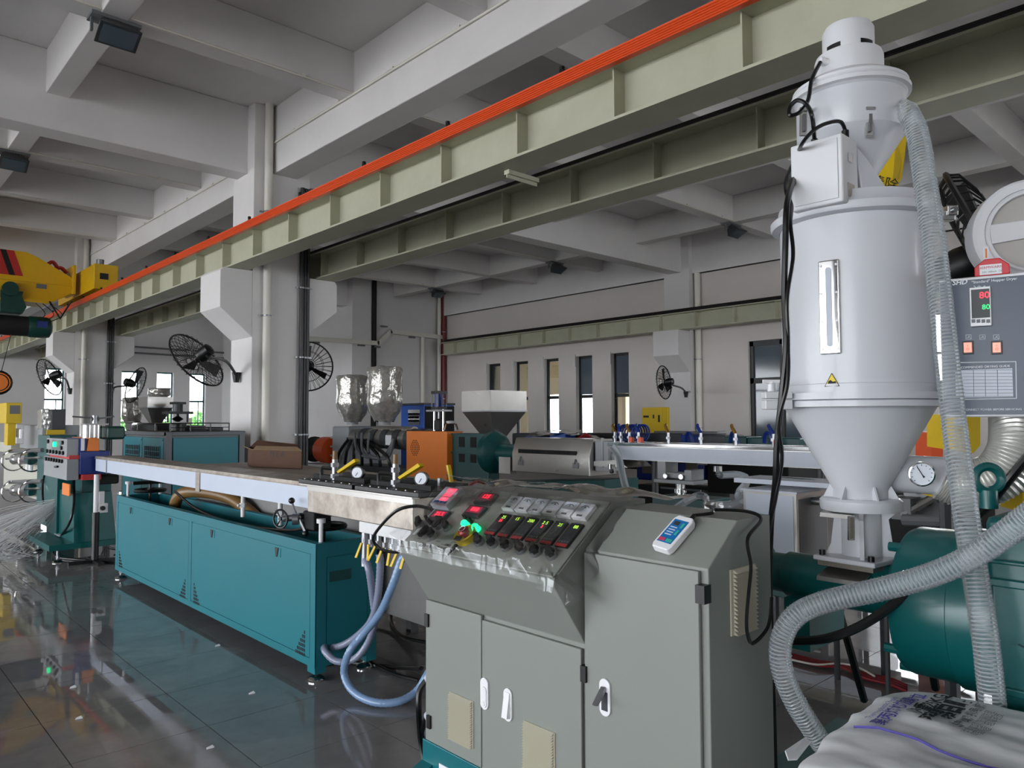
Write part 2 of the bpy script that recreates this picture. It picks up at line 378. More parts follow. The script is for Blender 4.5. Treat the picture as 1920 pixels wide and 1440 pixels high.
# ---- windows
wn_ = 0
for i, (a, c) in enumerate(narrow):
    wn_ += 1
    w = struct(thing('window_%d' % wn_, 'narrow dark framed window %d from the red pipe in the far wall' % (i+1), None, (15.24, (a+c)/2, .9)))
    f = MB()
    for y in (a+.02, c-.02): f.cbox((15.26, y, 2.06), (.06, .06, 2.33))
    for z in (.93, 2.13, 3.2): f.box(15.23, 15.29, a, c, z-.045, z+.045)
    f.build('window_frame', M_['window_frame'], w)
    MB().box(15.25, 15.258, a+.05, c-.05, 2.18, 3.16).build('pane', M_['glass_dark'] if i >= 3 else M_['glass'], w)
    MB().box(15.25, 15.258, a+.05, c-.05, .97, 2.08).build('pane', M_['glass'], w)
    MB().box(15.075, 15.1, c-.0, c+.09, 2.95, 3.28).build('lintel_end', M_['plaster'], w)
wn_ += 1
w = struct(thing('window_%d' % wn_, 'wide dark glazed window beside the hopper dryer', None, (15.24, 7.8, .15)))
f = MB()
for y in (7.08, 7.8, 8.5): f.cbox((15.2, y, 1.69), (.08, .08, 3.06))
for z in (.19, 2.35, 3.18): f.box(15.16, 15.24, 7.05, 8.55, z-.06, z+.06)
f.build('window_frame', M_['window_frame'], w)
for ya, yb in ((7.12, 7.76), (7.84, 8.46)):
    MB().box(15.2, 15.21, ya, yb, 2.41, 3.12).build('pane', M_['glass_dark'], w)
    MB().box(15.2, 15.21, ya, yb, .25, 2.29).build('pane', M_['glass_dark'], w)
dr = struct(thing('window_12', 'wide bright window band in the far wall behind the dryer', None, (15.2, 3.9, 2.2)))
MB().box(15.06, 15.4, 1.52, 1.6, 2.14, 3.5).box(15.06, 15.4, 6.2, 6.28, 2.14, 3.5).box(15.06, 15.4, 1.6, 6.2, 3.45, 3.5).box(15.06, 15.4, 1.6, 6.2, 2.14, 2.2).build('window_frame', M_['mid_grey'], dr)
for y in (2.7, 3.9, 5.05): MB().cbox((15.34, y, 2.82), (.05, .1, 1.25)).build('mullion', M_['mid_grey'], dr)
for z in (2.7,): MB().box(15.32, 15.36, 1.6, 6.2, z, z+.05).build('transom', M_['mid_grey'], dr)
for i, x in enumerate(winX):
    wn_ += 1
    w = struct(thing('window_%d' % wn_, 'tall bright window %d from the left in the end wall' % (i+1), None, (x, YF+.15, 1.0)))
    f = MB()
    for xx in (x-.28, x+.28): f.cbox((xx, YF+.17, 2.16), (.045, .05, 2.32))
    for z in (1.02, 2.25, 3.31): f.box(x-.3, x+.3, YF+.145, YF+.195, z-.035, z+.035)
    f.cbox((x+.08, YF+.17, 1.63), (.03, .04, 1.2))
    f.build('window_frame', M_['window_teal'], w)
    MB().box(x-.26, x+.26, YF+.165, YF+.171, 2.28, 3.28).build('pane', M_['glass'], w)
    MB().box(x-.26, x+.26, YF+.165, YF+.171, 1.05, 2.22).build('pane', M_['glass'], w)
# ---- outdoors: paving and shrubs behind the end wall
struct(MB().box(-80, 90, -80, 110, -.6, -.25).build('ground', M_['ground']), 'pale paving and earth outside the hall')
def bush(x, y, z, r, lab):
    t = thing('tree', lab, 'tree', (x, y, -.25), 'trees outside the end windows')
    MB().cyl((x, y, -.25), (x, y, z), .12, .07, n=8).build('trunk', M_['gear_brown'], t)
    b = MB(); q = random.Random(int(x*10))
    for i in range(420):
        d = Vector((q.gauss(0, 1), q.gauss(0, 1), q.gauss(0, 1))).normalized()*r*q.uniform(.55, 1)
        p = Vector((x, y, z))+Vector((d.x, d.y, d.z*.8)); a, c = perp((q.gauss(0, 1), q.gauss(0, 1), q.gauss(0, 1)))
        b.add([p-a*.16, p+c*.09, p+a*.16, p-c*.09], [(0, 1, 2, 3)])
    b.build('foliage', M_['leaf'], t, fix=False)
bush(11.6, 33.2, 1.1, 1.25, 'green leafy tree outside the rightmost end window')
bush(9.4, 34.6, .8, 1.05, 'low green tree outside the middle end window')
bush(13.6, 35.0, 1.0, 1.2, 'green tree outside, farthest right of the end windows')
bush(6.3, 36.5, .8, 1.2, 'pale green tree outside the left end window')
# ================================================================ CRANE BEAMS
def runway(xc, y0, y1, zb, h, lab, ys, side=-1, plate=None):
    t = thing('crane_runway_beam', lab, 'crane beam', (xc, (y0+y1)/2, zb), 'crane runway beams')
    MB().box(xc-.008, xc+.008, y0, y1, zb+.02, zb+h-.02).build('web', M_['beam_green'], t)
    MB().box(xc-.15, xc+.15, y0, y1, zb, zb+.02).build('bottom_flange', M_['beam_green'], t)
    MB().box(xc-.16, xc+.16, y0, y1, zb+h-.02, zb+h).build('top_flange', M_['beam_green'], t)
    MB().prism([(xc-.05, zb+h), (xc+.05, zb+h), (xc+.03, zb+h+.02), (xc+.02, zb+h+.08), (xc+.035, zb+h+.1), (xc-.035, zb+h+.1), (xc-.02, zb+h+.08), (xc-.03, zb+h+.02)], 'y', y0, y1).build('crane_rail', M_['rail_black'], t)
    s0 = None
    for y in ys:
        for sg in (-1, 1):
            if s0 is None:
                s0 = MB().box(xc-.125, xc-.008, y-.006, y+.006, zb+.02, zb+h-.02).build('stiffener', M_['beam_green'], t); yy = y
            else: clone(s0, (0 if sg < 0 else .133, y-yy, 0))
    return t
st1 = [2.26+.985*k for k in range(-3, 27)]
runway(4.105, YB, YF, 3.568, .4, 'light green crane beam on the near corbels carrying the orange rail', st1)
runway(5.4, YB, YF, 3.568, .385, 'green crane beam on the right-hand corbels of the column row', [2.88+.985*k for k in range(-3, 27)])
runway(14.55, YB, 18.9, 3.568, .39, 'green crane beam along the far wall above the narrow windows', [7.54+.972*k for k in range(-4, 12)])
for yy, ln in ((4.45, 1.2),):
    tag(MB().box(4.1, 4.45, yy, yy+.06, 3.53, 3.566).box(4.1, 4.45, yy+.025, yy+.033, 3.5, 3.53).build('cross_tie', M_['beam_green']), 'short green cross tie under the two crane beams %s' % ('near the middle' if yy < 6 else 'at the near column'), 'tie bar', 'cross ties')
# orange conductor rail on the near beam
t = thing('conductor_rail', 'ribbed orange conductor rail along the top of the near crane beam', 'conductor rail', (3.9, 10, 4.03))
pr = [(3.93, 4.02)]
for i in range(6): pr += [(3.885, 4.022+i*.017), (3.885, 4.032+i*.017), (3.893, 4.034+i*.017)]
pr += [(3.89, 4.125), (3.93, 4.125)]
pr = [(x, z-.09) for x, z in pr]
MB().prism(pr, 'y', -4, YF).build('rail_body', M_['rail_orange'], t)
h0 = None
for k in range(-3, 19):
    y = 3.667+1.36*k
    if h0 is None:
        h0 = MB().box(3.9, 3.97, y-.02, y+.02, 4.035, 4.06).cyl((3.91, y, 4.06), (3.91, y, 4.085), .02, n=8).box(3.93, 3.97, y-.015, y+.015, 3.968, 4.04).build('hanger', M_['black'], t); yy = y
    else: clone(h0, (0, y-yy, 0))
# ================================================================ YELLOW CRANE
t = thing('overhead_crane', 'yellow overhead travelling crane girder with red and black stripes', 'crane', (1, 18.2, 3.8))
gy0, gy1 = 17.3, 17.8
MB().prism([(-6, 3.9), (3.35, 3.9), (3.75, 4.15), (3.75, 4.42), (3.1, 4.78), (2.9, 4.86), (-6, 4.86)], 'y', gy0, gy1).box(-6, 3.3, gy0-.08, gy1+.08, 3.86, 3.9).box(-6, 3.74, gy0-.03, gy0, 4.27, 4.3).build('girder', M_['crane_yellow'], t)
MB().box(3.85, 4.28, 16.2, 19.2, 4.1, 4.6).box(3.7, 3.76, gy0-.1, gy1+.1, 4.1, 4.7).build('end_carriage', M_['crane_yellow'], t, bev=.01)
for i in range(6): MB().cyl((3.69, gy0-.06, 4.15+i*.1), (3.70, gy0-.06, 4.15+i*.1), .025, n=8).build('bolt', M_['crane_yellow'], t)
MB().cyl((4.0, 16.4, 4.62), (4.0, 16.4, 4.72), .07).build('buffer', M_['zinc'], t)
MB().box(3.95, 4.1, 16.19, 16.2, 4.3, 4.42).build('access_hole', M_['black'], t)
for i, (x, m) in enumerate(((2.22, 'black_matt'), (2.34, 'red_cloth'), (2.52, 'black_matt'), (2.62, 'red_cloth'))):
    w = (.12, .18, .1, .13)[i]
    MB().hexa([(x+.1, gy0-.008, 4.37), (x+w+.1, gy0-.008, 4.37), (x+w+.1, gy0, 4.37), (x+.1, gy0, 4.37)], [(x-.06, gy0-.008, 4.855), (x+w-.06, gy0-.008, 4.855), (x+w-.06, gy0, 4.855), (x-.06, gy0, 4.855)]).build('stripe', M_[m], t)
MB().box(3.08, 3.26, gy0-.012, gy0, 4.16, 4.25).build('nameplate', M_['mid_grey'], t)
MB().tube([(3.3, gy0-.1, 3.9), (3.45, gy0-.3, 3.55), (3.6, gy0-.5, 3.9)], .018, 6).build('cable_bracket', M_['black'], t)
b = MB()
for i in range(2): b.tube([(3.3+i*.15, gy0+.2, 4.7-i*.08), (3.4+i*.15, gy0+.2, 4.76-i*.1), (3.5+i*.15, gy0+.2, 4.62-i*.06)], .04, 6, k=4)
b.build('festoon_cover', M_['red_cloth'], t)
HS = 1.13
t = thing('electric_hoist', 'dark green electric rope hoist hanging under the yellow crane', 'hoist', (1.45, 17.5, 3.2))
MB(Matrix.Translation((HS, 0, 0))).prism([(1.35, 3.62), (1.72, 3.62), (1.78, 3.75), (1.7, 3.95), (1.72, 4.05), (1.35, 4.05)], 'y', 17.2, 17.9).cyl((1.5, 17.15, 4.08), (1.5, 17.3, 4.08), .14).build('trolley', M_['hoist_green'], t)
MB(Matrix.Translation((HS, 0, 0))).cyl((1.0, 17.5, 3.4), (1.85, 17.5, 3.4), .2, n=20).build('drum', M_['black_matt'], t)
MB(Matrix.Translation((HS, 0, 0))).lathe((1.85, 17.5, 3.4), [(.2, 0), (.215, .04), (.215, .32), (.2, .38), (.12, .42)], (1, 0, 0), 20).build('motor', M_['hoist_green'], t)
MB(Matrix.Translation((HS, 0, 0))).box(1.98, 2.16, 17.27, 17.29, 3.38, 3.5).build('nameplate', M_['blue'], t)
b = MB(Matrix.Translation((HS, 0, 0)))
for i in range(3): b.tube([(1.95+i*.12, 17.3, 3.86), (2.1+i*.15, 17.2, 3.65), (2.0+i*.1, 17.3, 3.5)], .008, 5, k=4)
b.build('cable', M_['black'], t)
MB(Matrix.Translation((HS, 0, 0))).cyl((1.55, 17.3, 3.2), (1.4, 17.3, 2.4), .008, n=6).build('wire_rope', M_['black'], t)
MB(Matrix.Translation((HS, 0, 0))).lathe((1.36, 17.3, 2.25), [(.0, -.08), (.2, -.08), (.24, -.03), (.24, .03), (.2, .08), (0, .08)], (0, 1, 0), 20, caps=False).build('hook_block', M_['black'], t)
MB(Matrix.Translation((HS, 0, 0))).lathe((1.36, 17.2, 2.25), [(.17, -.02), (.19, -.02)], (0, 1, 0), 20, caps=False).cyl((1.36, 17.21, 2.25), (1.36, 17.19, 2.25), .15, n=20).build('sheave_cover', M_['orange'], t)
# ================================================================ FLOODLIGHTS + CONDUITS ON THE CEILING RIBS
def flood(x, y, z, s, lab):
    t = thing('floodlight', lab, 'floodlight', (x, y, z-.28), 'ceiling floodlights')
    R_ = Matrix.Translation((x, y, z)) @ Matrix.Rotation(math.radians(-28), 4, 'X')
    MB(Matrix.Translation((x, y, z))).box(-.2*s, .2*s, -.1, .1, -.03, 0).box(-.19*s, -.17*s, -.02, .02, -.16, -.03).box(.17*s, .19*s, -.02, .02, -.16, -.03).build('bracket', M_['mid_grey'], t)
    MB(R_).hexa([(-.17*s, -.16, -.26), (.17*s, -.16, -.26), (.17*s, .1, -.26), (-.17*s, .1, -.26)], [(-.13*s, -.08, -.1), (.13*s, -.08, -.1), (.13*s, .06, -.1), (-.13*s, .06, -.1)]).build('housing', M_['dark_grey'], t, bev=.008)
    MB(R_).box(-.14*s, .14*s, -.13, .07, -.268, -.259).build('lens', M_['glass_dark'], t)
    b = MB(R_)
    for i in range(7): b.box((-.1+i*.033)*s-.004, (-.1+i*.033)*s+.004, -.06, .04, -.1, -.06)
    b.build('cooling_fins', M_['dark_grey'], t)
flood(1.985, 7.83, 5.395, 1.1, 'grey floodlight under the ceiling rib crossing, nearest at upper left')
flood(1.92, 12.72, 5.395, 1.05, 'grey floodlight on the ceiling rib at the left edge behind the first')
flood(13.25, 7.83, 5.395, 1.1, 'small floodlight on the ceiling right of the far bay')
flood(13.25, 12.72, 5.395, 1.1, 'small floodlight on the ceiling in the middle of the far bay')
flood(13.25, 17.6, 5.395, 1.1, 'small floodlight on the ceiling nearest the red pipe')
def conduit(pts, r, lab, clips=None):
    t = thing('ceiling_conduit', lab, 'conduit', pts[0], 'ceiling conduits')
    MB().tube(pts, r, 6).build('tube', M_['pvc'], t)
    a, c = Vector(pts[0]), Vector(pts[1]); n = int((c-a).length/1.1)
    for i in range(n):
        p = a.lerp(c, (i+.5)/n); MB().cbox(p+Vector((0, 0, .012)), (.03, .03, .04)).build('clip', M_['pvc'], t)
for k, (y, w) in enumerate(((7.69, 'nearest'), (12.58, 'second'), (17.47, 'farthest'))):
    conduit([(-3, y, 5.41), (4.54, y, 5.41)], .014, 'thin white conduit along the ceiling rib, %s at left' % w)
    conduit([(5.0, y, 5.41), (13.3, y, 5.41)], .014, 'thin white conduit along the ceiling rib, %s over the far bay' % w)
conduit([(4.555, -2, 5.4), (4.555, 9.8, 5.4)], .016, 'thin white conduit along the side of the deep beam, near stretch')
conduit([(4.555, 10.3, 5.3), (4.555, 19.6, 5.42)], .012, 'thin sagging conduit along the side of the deep beam, far stretch')
# ================================================================ WALL SERVICES ON THE PARTITION
t = thing('cable_tray', 'cream cable trunking stepping across the partition wall', 'cable tray', (13, 19.5, 3.8))
def tray(a, b, nm='trunking'):
    a = Vector(a); b = Vector(b); d = (b-a).normalized(); u = Vector((0, 1, 0)); w = d.cross(u)*.065
    o = Vector((0, .05, 0)); MB().hexa([a-w-o, a+w-o, a+w+o, a-w+o], [b-w-o, b+w-o, b+w+o, b-w+o]).build(nm, M_['pvc'], t)
tray((9.2, 19.5, 3.83), (12.5, 19.5, 3.86)); tray((12.45, 19.5, 3.84), (12.95, 19.5, 4.28)); tray((12.9, 19.5, 4.26), (15.05, 19.5, 4.22))
for x, z in ((11.9, 3.76), (12.45, 3.75), (12.7, 4.4), (13.75, 4.14), (10.4, 3.74)): MB().cbox((x, 19.52, z), (.22, .08, .05)).build('bracket', M_['mid_grey'], t)
pipe_on(None, 'fire_main_pipe', 15.0, 19.48, .085, 0, ZC, M_['red_pipe'], 'dark red fire main pipe in the corner of the far bay', 'pipe', None, (2.2, 4.4))
pipe_on(None, 'drain_pipe', 14.82, 19.5, .06, 0, ZC, M_['pvc'], 'cream drain pipe just left of the red pipe', 'pipe', None)
pipe_on(None, 'vertical_trunking', 14.2, 19.55, .07, 0, 4.2, M_['pvc'], 'cream vertical trunking under the end of the cable tray', 'pipe', None)
pipe_on(None, 'cable_riser', 12.37, 19.55, .07, 0, ZC, M_['black_matt'], 'black cable bundle rising up the partition behind the wrapped hoppers', 'cable', None)
tag(MB().box(10.3, 10.46, YF-.04, YF, 1.4, 1.62).build('socket_box', M_['pvc']), 'cream socket box on the wall left of the wrapped hoppers', 'socket')
t = thing('pipe_rails', 'two thin grey pipes on the end wall above the windows', 'pipe', (9, 29.3, 4.0))
for z in (4.22, 4.0): MB().cyl((7.6, 29.3, z), (14, 29.3, z-.05), .035, n=8).build('pipe_run', M_['mid_grey'], t)
t = thing('wall_electrical_box', 'yellow electrical cabinet on the far wall under the small fan', 'electrical box', (14.95, 10.85, .3))
MB().box(14.75, 15.1, 10.48, 11.24, .3, 1.79).build('box_body', M_['yellow'], t, bev=.01)
MB().box(14.742, 14.75, 10.62, 11.22, .33, 1.77).build('door_panel', M_['yellow'], t)
for y, z, dy, dz in ((11.1, 1.57, .16, .05), (10.88, 1.57, .04, .09), (10.72, 1.52, .05, .17)): MB().cbox((14.738, y, z), (.01, dy, dz)).build('switch', M_['black'], t)
# ================================================================ WALL FANS
def wall_fan(c, n, R, mount, lab, wires=30):
    c = Vector(c); n = Vector(n).normalized(); x, y = perp(n); mount = Vector(mount)
    t = thing('wall_fan', lab, 'fan', c-Vector((0, 0, R)), 'black wall fans')
    b = MB(); dep = R*.2
    for s, hub in ((1, .22), (-1, .3)):
        for i in range(wires):
            a = 2*math.pi*i/wires; d = x*math.cos(a)+y*math.sin(a)
            b.tube([c+d*R*hub+n*s*dep, c+d*R*.7+n*s*dep*.9, c+d*R*.93+n*s*dep*.55, c+d*R], .0035, 4, cap=False)
        for q, w in ((hub, 1), (.62, .95)): b.ring(c+n*s*dep*w, n, R*q, .004, 24, 4)
    b.ring(c, n, R, .012, 40, 6); b.build('cage', M_['black'], t)
    for k in range(3):
        a = 2*math.pi*k/3+.5; d = x*math.cos(a)+y*math.sin(a); e = d.cross(n)
        MB().hexa([c+d*R*.12-e*R*.06+n*.02, c+d*R*.12+e*R*.06-n*.02, c+d*R*.12+e*R*.06-n*.028, c+d*R*.12-e*R*.06+n*.012],
                  [c+d*R*.82-e*R*.17+n*.05, c+d*R*.84+e*R*.13-n*.05, c+d*R*.84+e*R*.13-n*.058, c+d*R*.82-e*R*.17+n*.042]).build('blade', M_['black'], t)
    MB().lathe(c-n*R*.62, [(R*.1, 0), (R*.2, R*.05), (R*.22, R*.3), (R*.2, R*.45), (R*.12, R*.6)], n, 16).build('motor', M_['black'], t)
    p = c-n*R*.5-Vector((0, 0, R*.2))
    m2 = mount-p; mid = p+Vector((m2.x*.6, m2.y*.6, 0)); 
    MB().tube([c-n*R*.45, p, mid, mount+Vector((-m2.x*.08, -m2.y*.08, .05)), mount], .02, 8, k=5).build('arm', M_['black'], t)
    MB().cyl(mount-Vector((0, 0, .09)), mount+Vector((0, 0, .05)), .035, .06, n=10).build('wall_bracket', M_['black'], t)
def cam_n(r, u, f): return RT*r+UP*u+FW*f
wall_fan(at(369, 675, D=9.35), cam_n(-.72, -.55, .18), .4, at(443, 705, X=4.24), 'black wall fan on the left side of the near column')
wall_fan(at(577, 687, D=11.6), cam_n(.12, -.1, -1), .38, (5.2, 10.3, 2.3), 'black wall fan facing us, half hidden by the near column')
wall_fan(at(93, 707, D=16.4), cam_n(-.82, -.3, -.06), .42, at(131, 732, X=4.26), 'black wall fan on the left of the middle column before a bright window')
wall_fan(at(254, 722, D=17.6), cam_n(.8, -.45, .95), .44, (5.2, 20.0, 2.25), 'black wall fan tilted right of the middle column before a bright window')
wall_fan(at(1245, 717, D=15.2), cam_n(-.86, -.12, .62), .34, at(1286, 738, X=14.8), 'small black wall fan on the far wall column')
wall_fan(at(1860, 470, D=3.1), cam_n(.85, .52, -.66), .37, (4.26, .45, 2.2), 'large black wall fan seen edge-on behind the blower', 44)
# ================================================================ helpers for small things
def text(s, M, size, mt, parent, name='lettering', ax='CENTER', shear=0, ext=.0003, bold=0):
    cu = bpy.data.curves.new(name, 'FONT'); cu.body = s; cu.size = size; cu.align_x = ax; cu.align_y = 'CENTER'; cu.extrude = ext; cu.shear = shear; cu.offset = bold; cu.resolution_u = 3
    o = bpy.data.objects.new(name, cu); COL.objects.link(o)
    dg = bpy.context.evaluated_depsgraph_get(); me = bpy.data.meshes.new_from_object(o.evaluated_get(dg))
    bpy.data.objects.remove(o); bpy.data.curves.remove(cu)
    b = MB(M); b.add([v.co.copy() for v in me.vertices], [tuple(p.vertices) for p in me.polygons])
    bpy.data.meshes.remove(me)
    return b.build(name, mt, parent, fix=False) if b.v else None
def level_foot(p, h, t):
    x, y = p
    MB().cyl((x, y, .035), (x, y, h), .012, n=10).lathe((x, y, .05), [(.02, 0), (.02, .025)], n=6).build('foot_stud', M_['zinc'], t)
    MB().lathe((x, y, 0), [(.05, 0), (.052, .01), (.04, .022), (.022, .03)], n=18).build('foot_pad', M_['chrome'], t)
def hose(pts, r, mt, nm, lab, cat='hose', group=None, k=10, rib=.06, pitch=3, n=12):
    P = spline(pts, k)
    # resample to even steps for the spiral ribs
    step = r*.42; Q = [P[0]]; acc = 0
    for a, b_ in zip(P, P[1:]):
        d = (b_-a).length; u = 0
        while acc+(d-u) >= step:
            u += step-acc; acc = 0; Q.append(a.lerp(b_, u/d) if d else a)
        acc += d-u
    o = MB().tube(Q, r, n, rf=lambda i: r*(1+rib*(1 if i % pitch == 0 else -.5))).build(nm, mt, fix=False)
    return tag(o, lab, cat, group)
def clear_hose(pts, r, lab, group, pitch=.0095):
    P = spline(pts, 10); Q = [P[0]]; acc = 0; step = .012
    for a, b_ in zip(P, P[1:]):
        d = (b_-a).length; u = 0
        while acc+(d-u) >= step:
            u += step-acc; acc = 0; Q.append(a.lerp(b_, u/d) if d else a)
        acc += d-u
    t = thing('suction_hose', lab, 'hose', Q[-1], group)
    MB().tube(Q, r, 18, cap=False).build('clear_wall', M_['hose_clear'], t, fix=False)
    x = None; H = []; ph = 0; K = 10
    for i in range(len(Q)-1):
        tg = (Q[i+1]-Q[max(i-1, 0)]).normalized()
        x = perp(tg)[0] if x is None else (x-tg*x.dot(tg)).normalized(); y = tg.cross(x)
        for k in range(K):
            ph += 2*math.pi*step/pitch/K
            H.append(Q[i].lerp(Q[i+1], k/K)+(x*math.cos(ph)+y*math.sin(ph))*r*1.02)
    MB().tube(H, .0021, 4, cap=False).build('spiral_rib', M_['hose_rib'], t, fix=False)
    return t
def handwheel(c, ax, R, t, nm='handwheel', mt='black'):
    c = Vector(c); x, y = perp(ax); b = MB().ring(c, ax, R, R*.12, 24, 8)
    for i in range(3):
        a = 2*math.pi*i/3; b.cyl(c, c+(x*math.cos(a)+y*math.sin(a))*R, R*.08, n=6)
    b.cyl(c-Vector(ax).normalized()*R*.15, c+Vector(ax).normalized()*R*.15, R*.2, n=10); return b.build(nm, M_[mt], t)
# ================================================================ COOLING TANK
TX0, TX1, TY0, TY1, TZ0, TZ1 = 2.11, 2.52, 3.94, 7.87, .085, .785
t = thing('cooling_tank', 'long teal steel cooling water tank on levelling feet', 'tank', ((TX0+TX1)/2, (TY0+TY1)/2, 0))
b = MB().box(TX0+.006, TX0+.03, TY0+.006, TY1, TZ0, TZ1).box(TX1-.03, TX1, TY0+.006, TY1, TZ0, TZ1).box(TX0+.03, TX1-.03, TY0+.006, TY0+.03, TZ0, TZ1).box(TX0+.03, TX1-.03, TY1-.03, TY1, TZ0, TZ1).box(TX0+.03, TX1-.03, TY0+.03, TY1-.03, TZ0, TZ0+.42)
b.build('tank_body', M_['teal'], t)
rim = MB().box(TX0, TX0+.055, TY0, TY1, TZ1-.006, TZ1+.004).box(TX1-.045, TX1, TY0, TY1, TZ1-.006, TZ1+.004).box(TX0+.055, TX1-.045, TY0, TY0+.05, TZ1-.006, TZ1+.004).box(TX0+.055, TX1-.045, TY1-.05, TY1, TZ1-.006, TZ1+.004)
rim.build('rim', M_['teal'], t)
YM = 5.917
b = MB()
zt = TZ1-.055
b.box(TX0, TX0+.006, TY0, TY1, zt, TZ1-.006).box(TX0, TX0+.006, TY0, TY1, TZ0, TZ0+.045)
for y0, y1 in ((TY0, TY0+.06), (YM-.028, YM+.028), (TY1-.055, TY1)): b.box(TX0, TX0+.006, y0, y1, TZ0+.045, zt)
b.box(TX0+.002, TX1, TY0, TY0+.006, zt-.02, TZ1-.006).box(TX0+.002, TX1, TY0, TY0+.006, TZ0, TZ0+.06)
for x0, x1 in ((TX0+.002, TX0+.07), (TX1-.06, TX1)): b.box(x0, x1, TY0, TY0+.006, TZ0+.06, zt-.02)
b.build('frame', M_['teal'], t)
vent = []
for a, c, nm in ((TY0+.066, YM-.034, 'n'), (YM+.034, TY1-.061, 'f')):
    d = MB().box(TX0+.001, TX0+.008, a, c, TZ0+.051, zt-.006).build('door_panel', M_['teal'], t)
    for q in (.22, .78):
        y = a+(c-a)*q
        MB().box(TX0-.0015, TX0+.001, y-.035, y+.035, .655, .71).build('latch_plate', M_['teal'], d)
        MB().hexa([(TX0-.006, y+.008, .655), (TX0, y+.008, .655), (TX0, y+.024, .655), (TX0-.006, y+.024, .655)], [(TX0-.006, y-.012, .71), (TX0, y-.012, .71), (TX0, y+.035, .71), (TX0-.006, y+.035, .71)]).build('latch_slot', M_['black'], d)
    for y, sg in ((a+.06, 1), (c-.06, -1)):
        v = MB()
        for r_ in range(6):
            for k in range(r_+1):
                yy = y+sg*k*.021; z = .265-r_*.026
                v.box(TX0-.0012, TX0+.001, yy-.006, yy+.006, z-.009, z+.009)
        v.build('vent_slots', M_['black'], d)
d = MB().box(TX0+.075, TX1-.065, TY0+.001, TY0+.008, TZ0+.066, zt-.026).build('end_panel', M_['teal'], t)
MB().box(2.2, 2.34, TY0-.001, TY0+.002, .56, .62).build('handle_recess', M_['teal_mach'], d)
for x in (TX0+.04, TX1-.05):
    for y in (TY0+.05, TY1-.05):
        level_foot((x, y), TZ0, t)
MB().box(TX0+.002, TX0+.07, TY0, TY0+.09, .05, TZ0).box(TX1-.07, TX1, TY0, TY0+.09, .05, TZ0).build('foot_bracket', M_['teal'], t)
# jack posts on the rim
for x, y in ((TX0+.06, TY0+.05), (TX0+.06, TY1-.14), (TX1-.06, TY0+.05), (TX1-.06, TY1-.14)):
    MB().cyl((x, y, TZ1), (x, y, .92), .013, n=10).cyl((x, y, .9), (x, y, .925), .026, n=12).build('jack_post', M_['white'], t)
for y in (4.25, 7.6):
    w = handwheel((2.33, y, .84), (0, 0, 1), .13, t, 'height_wheel')
    MB().cyl((2.33, y, .7), (2.33, y, .95), .012, n=8).box(2.17, 2.5, y-.03, y+.03, .9, .93).build('lift_spindle', M_['black'], t)
MB().tube([(2.26, 7.3, .62), (2.26, 4.5, .62)], .03, 8).build('inner_pipe', M_['black_matt'], t)
# drain hose: amber
tag(MB().tube([(2.3, 6.9, .62), (2.3, 6.75, .84), (2.36, 6.5, .9), (2.5, 6.1, .86), (2.58, 5.7, .7)], .05, 12, k=8).build('amber_hose', M_['amber']), 'translucent amber hose arching out of the teal tank', 'hose')
tag(MB().tube([(2.18, 6.5, .92), (2.2, 6.0, .8), (2.22, 5.3, .76), (2.25, 4.5, .795), (2.28, 4.1, .9)], .011, 7, k=8).build('drive_cable', M_['rubber']), 'thin black cable lying along the open top of the teal tank', 'cable')
# ================================================================ TROUGH ON TOP
QX0, QX1 = 2.2, 2.48
t = thing('water_trough', 'long film-covered steel water trough above the teal tank', 'trough', (2.34, 6.5, .96))
MB().box(QX0+.004, QX1, 4.1, 9.0, .965, .975).box(QX0+.004, QX0+.008, 4.1, 9.0, .975, 1.1).box(QX1-.006, QX1, 4.1, 9.0, .975, 1.1).box(QX0+.008, QX1-.006, 8.99, 9.0, .975, 1.1).build('trough_shell', M_['steel'], t)
MB().box(QX0-.012, QX0+.02, 4.1, 9.02, 1.095, 1.1).box(QX0-.004, QX0+.004, 4.1, 9.02, 1.1, 1.122).box(QX1-.02, QX1+.012, 4.1, 9.02, 1.095, 1.1).box(QX0+.004, QX1, 4.15, 9.0, 1.116, 1.122).build('rim', M_['steel_dirty'], t)
for a, c in ((4.12, 5.965), (6.06, 8.56), (8.6, 9.0)):
    MB().box(QX0-.003, QX0+.004, a, c, .966, 1.094).build('film_panel', M_['film_blue'], t)
MB().box(QX0-.008, QX0+.004, 5.97, 6.055, .945, 1.097).build('joint_strap', M_['steel_dirty'], t)
MB().box(QX0-.005, QX0+.004, 8.565, 8.595, .96, 1.097).build('joint_strap', M_['steel'], t)
for y in (5.35, 4.75):
    MB().cyl((2.28, y, .8), (2.28, y, .966), .016, n=10).cyl((2.28, y, .87), (2.28, y, .9), .025, n=6).cyl((2.24, y, .885), (2.3, y, .885), .01, n=8).build('drain_fitting', M_['white'], t)
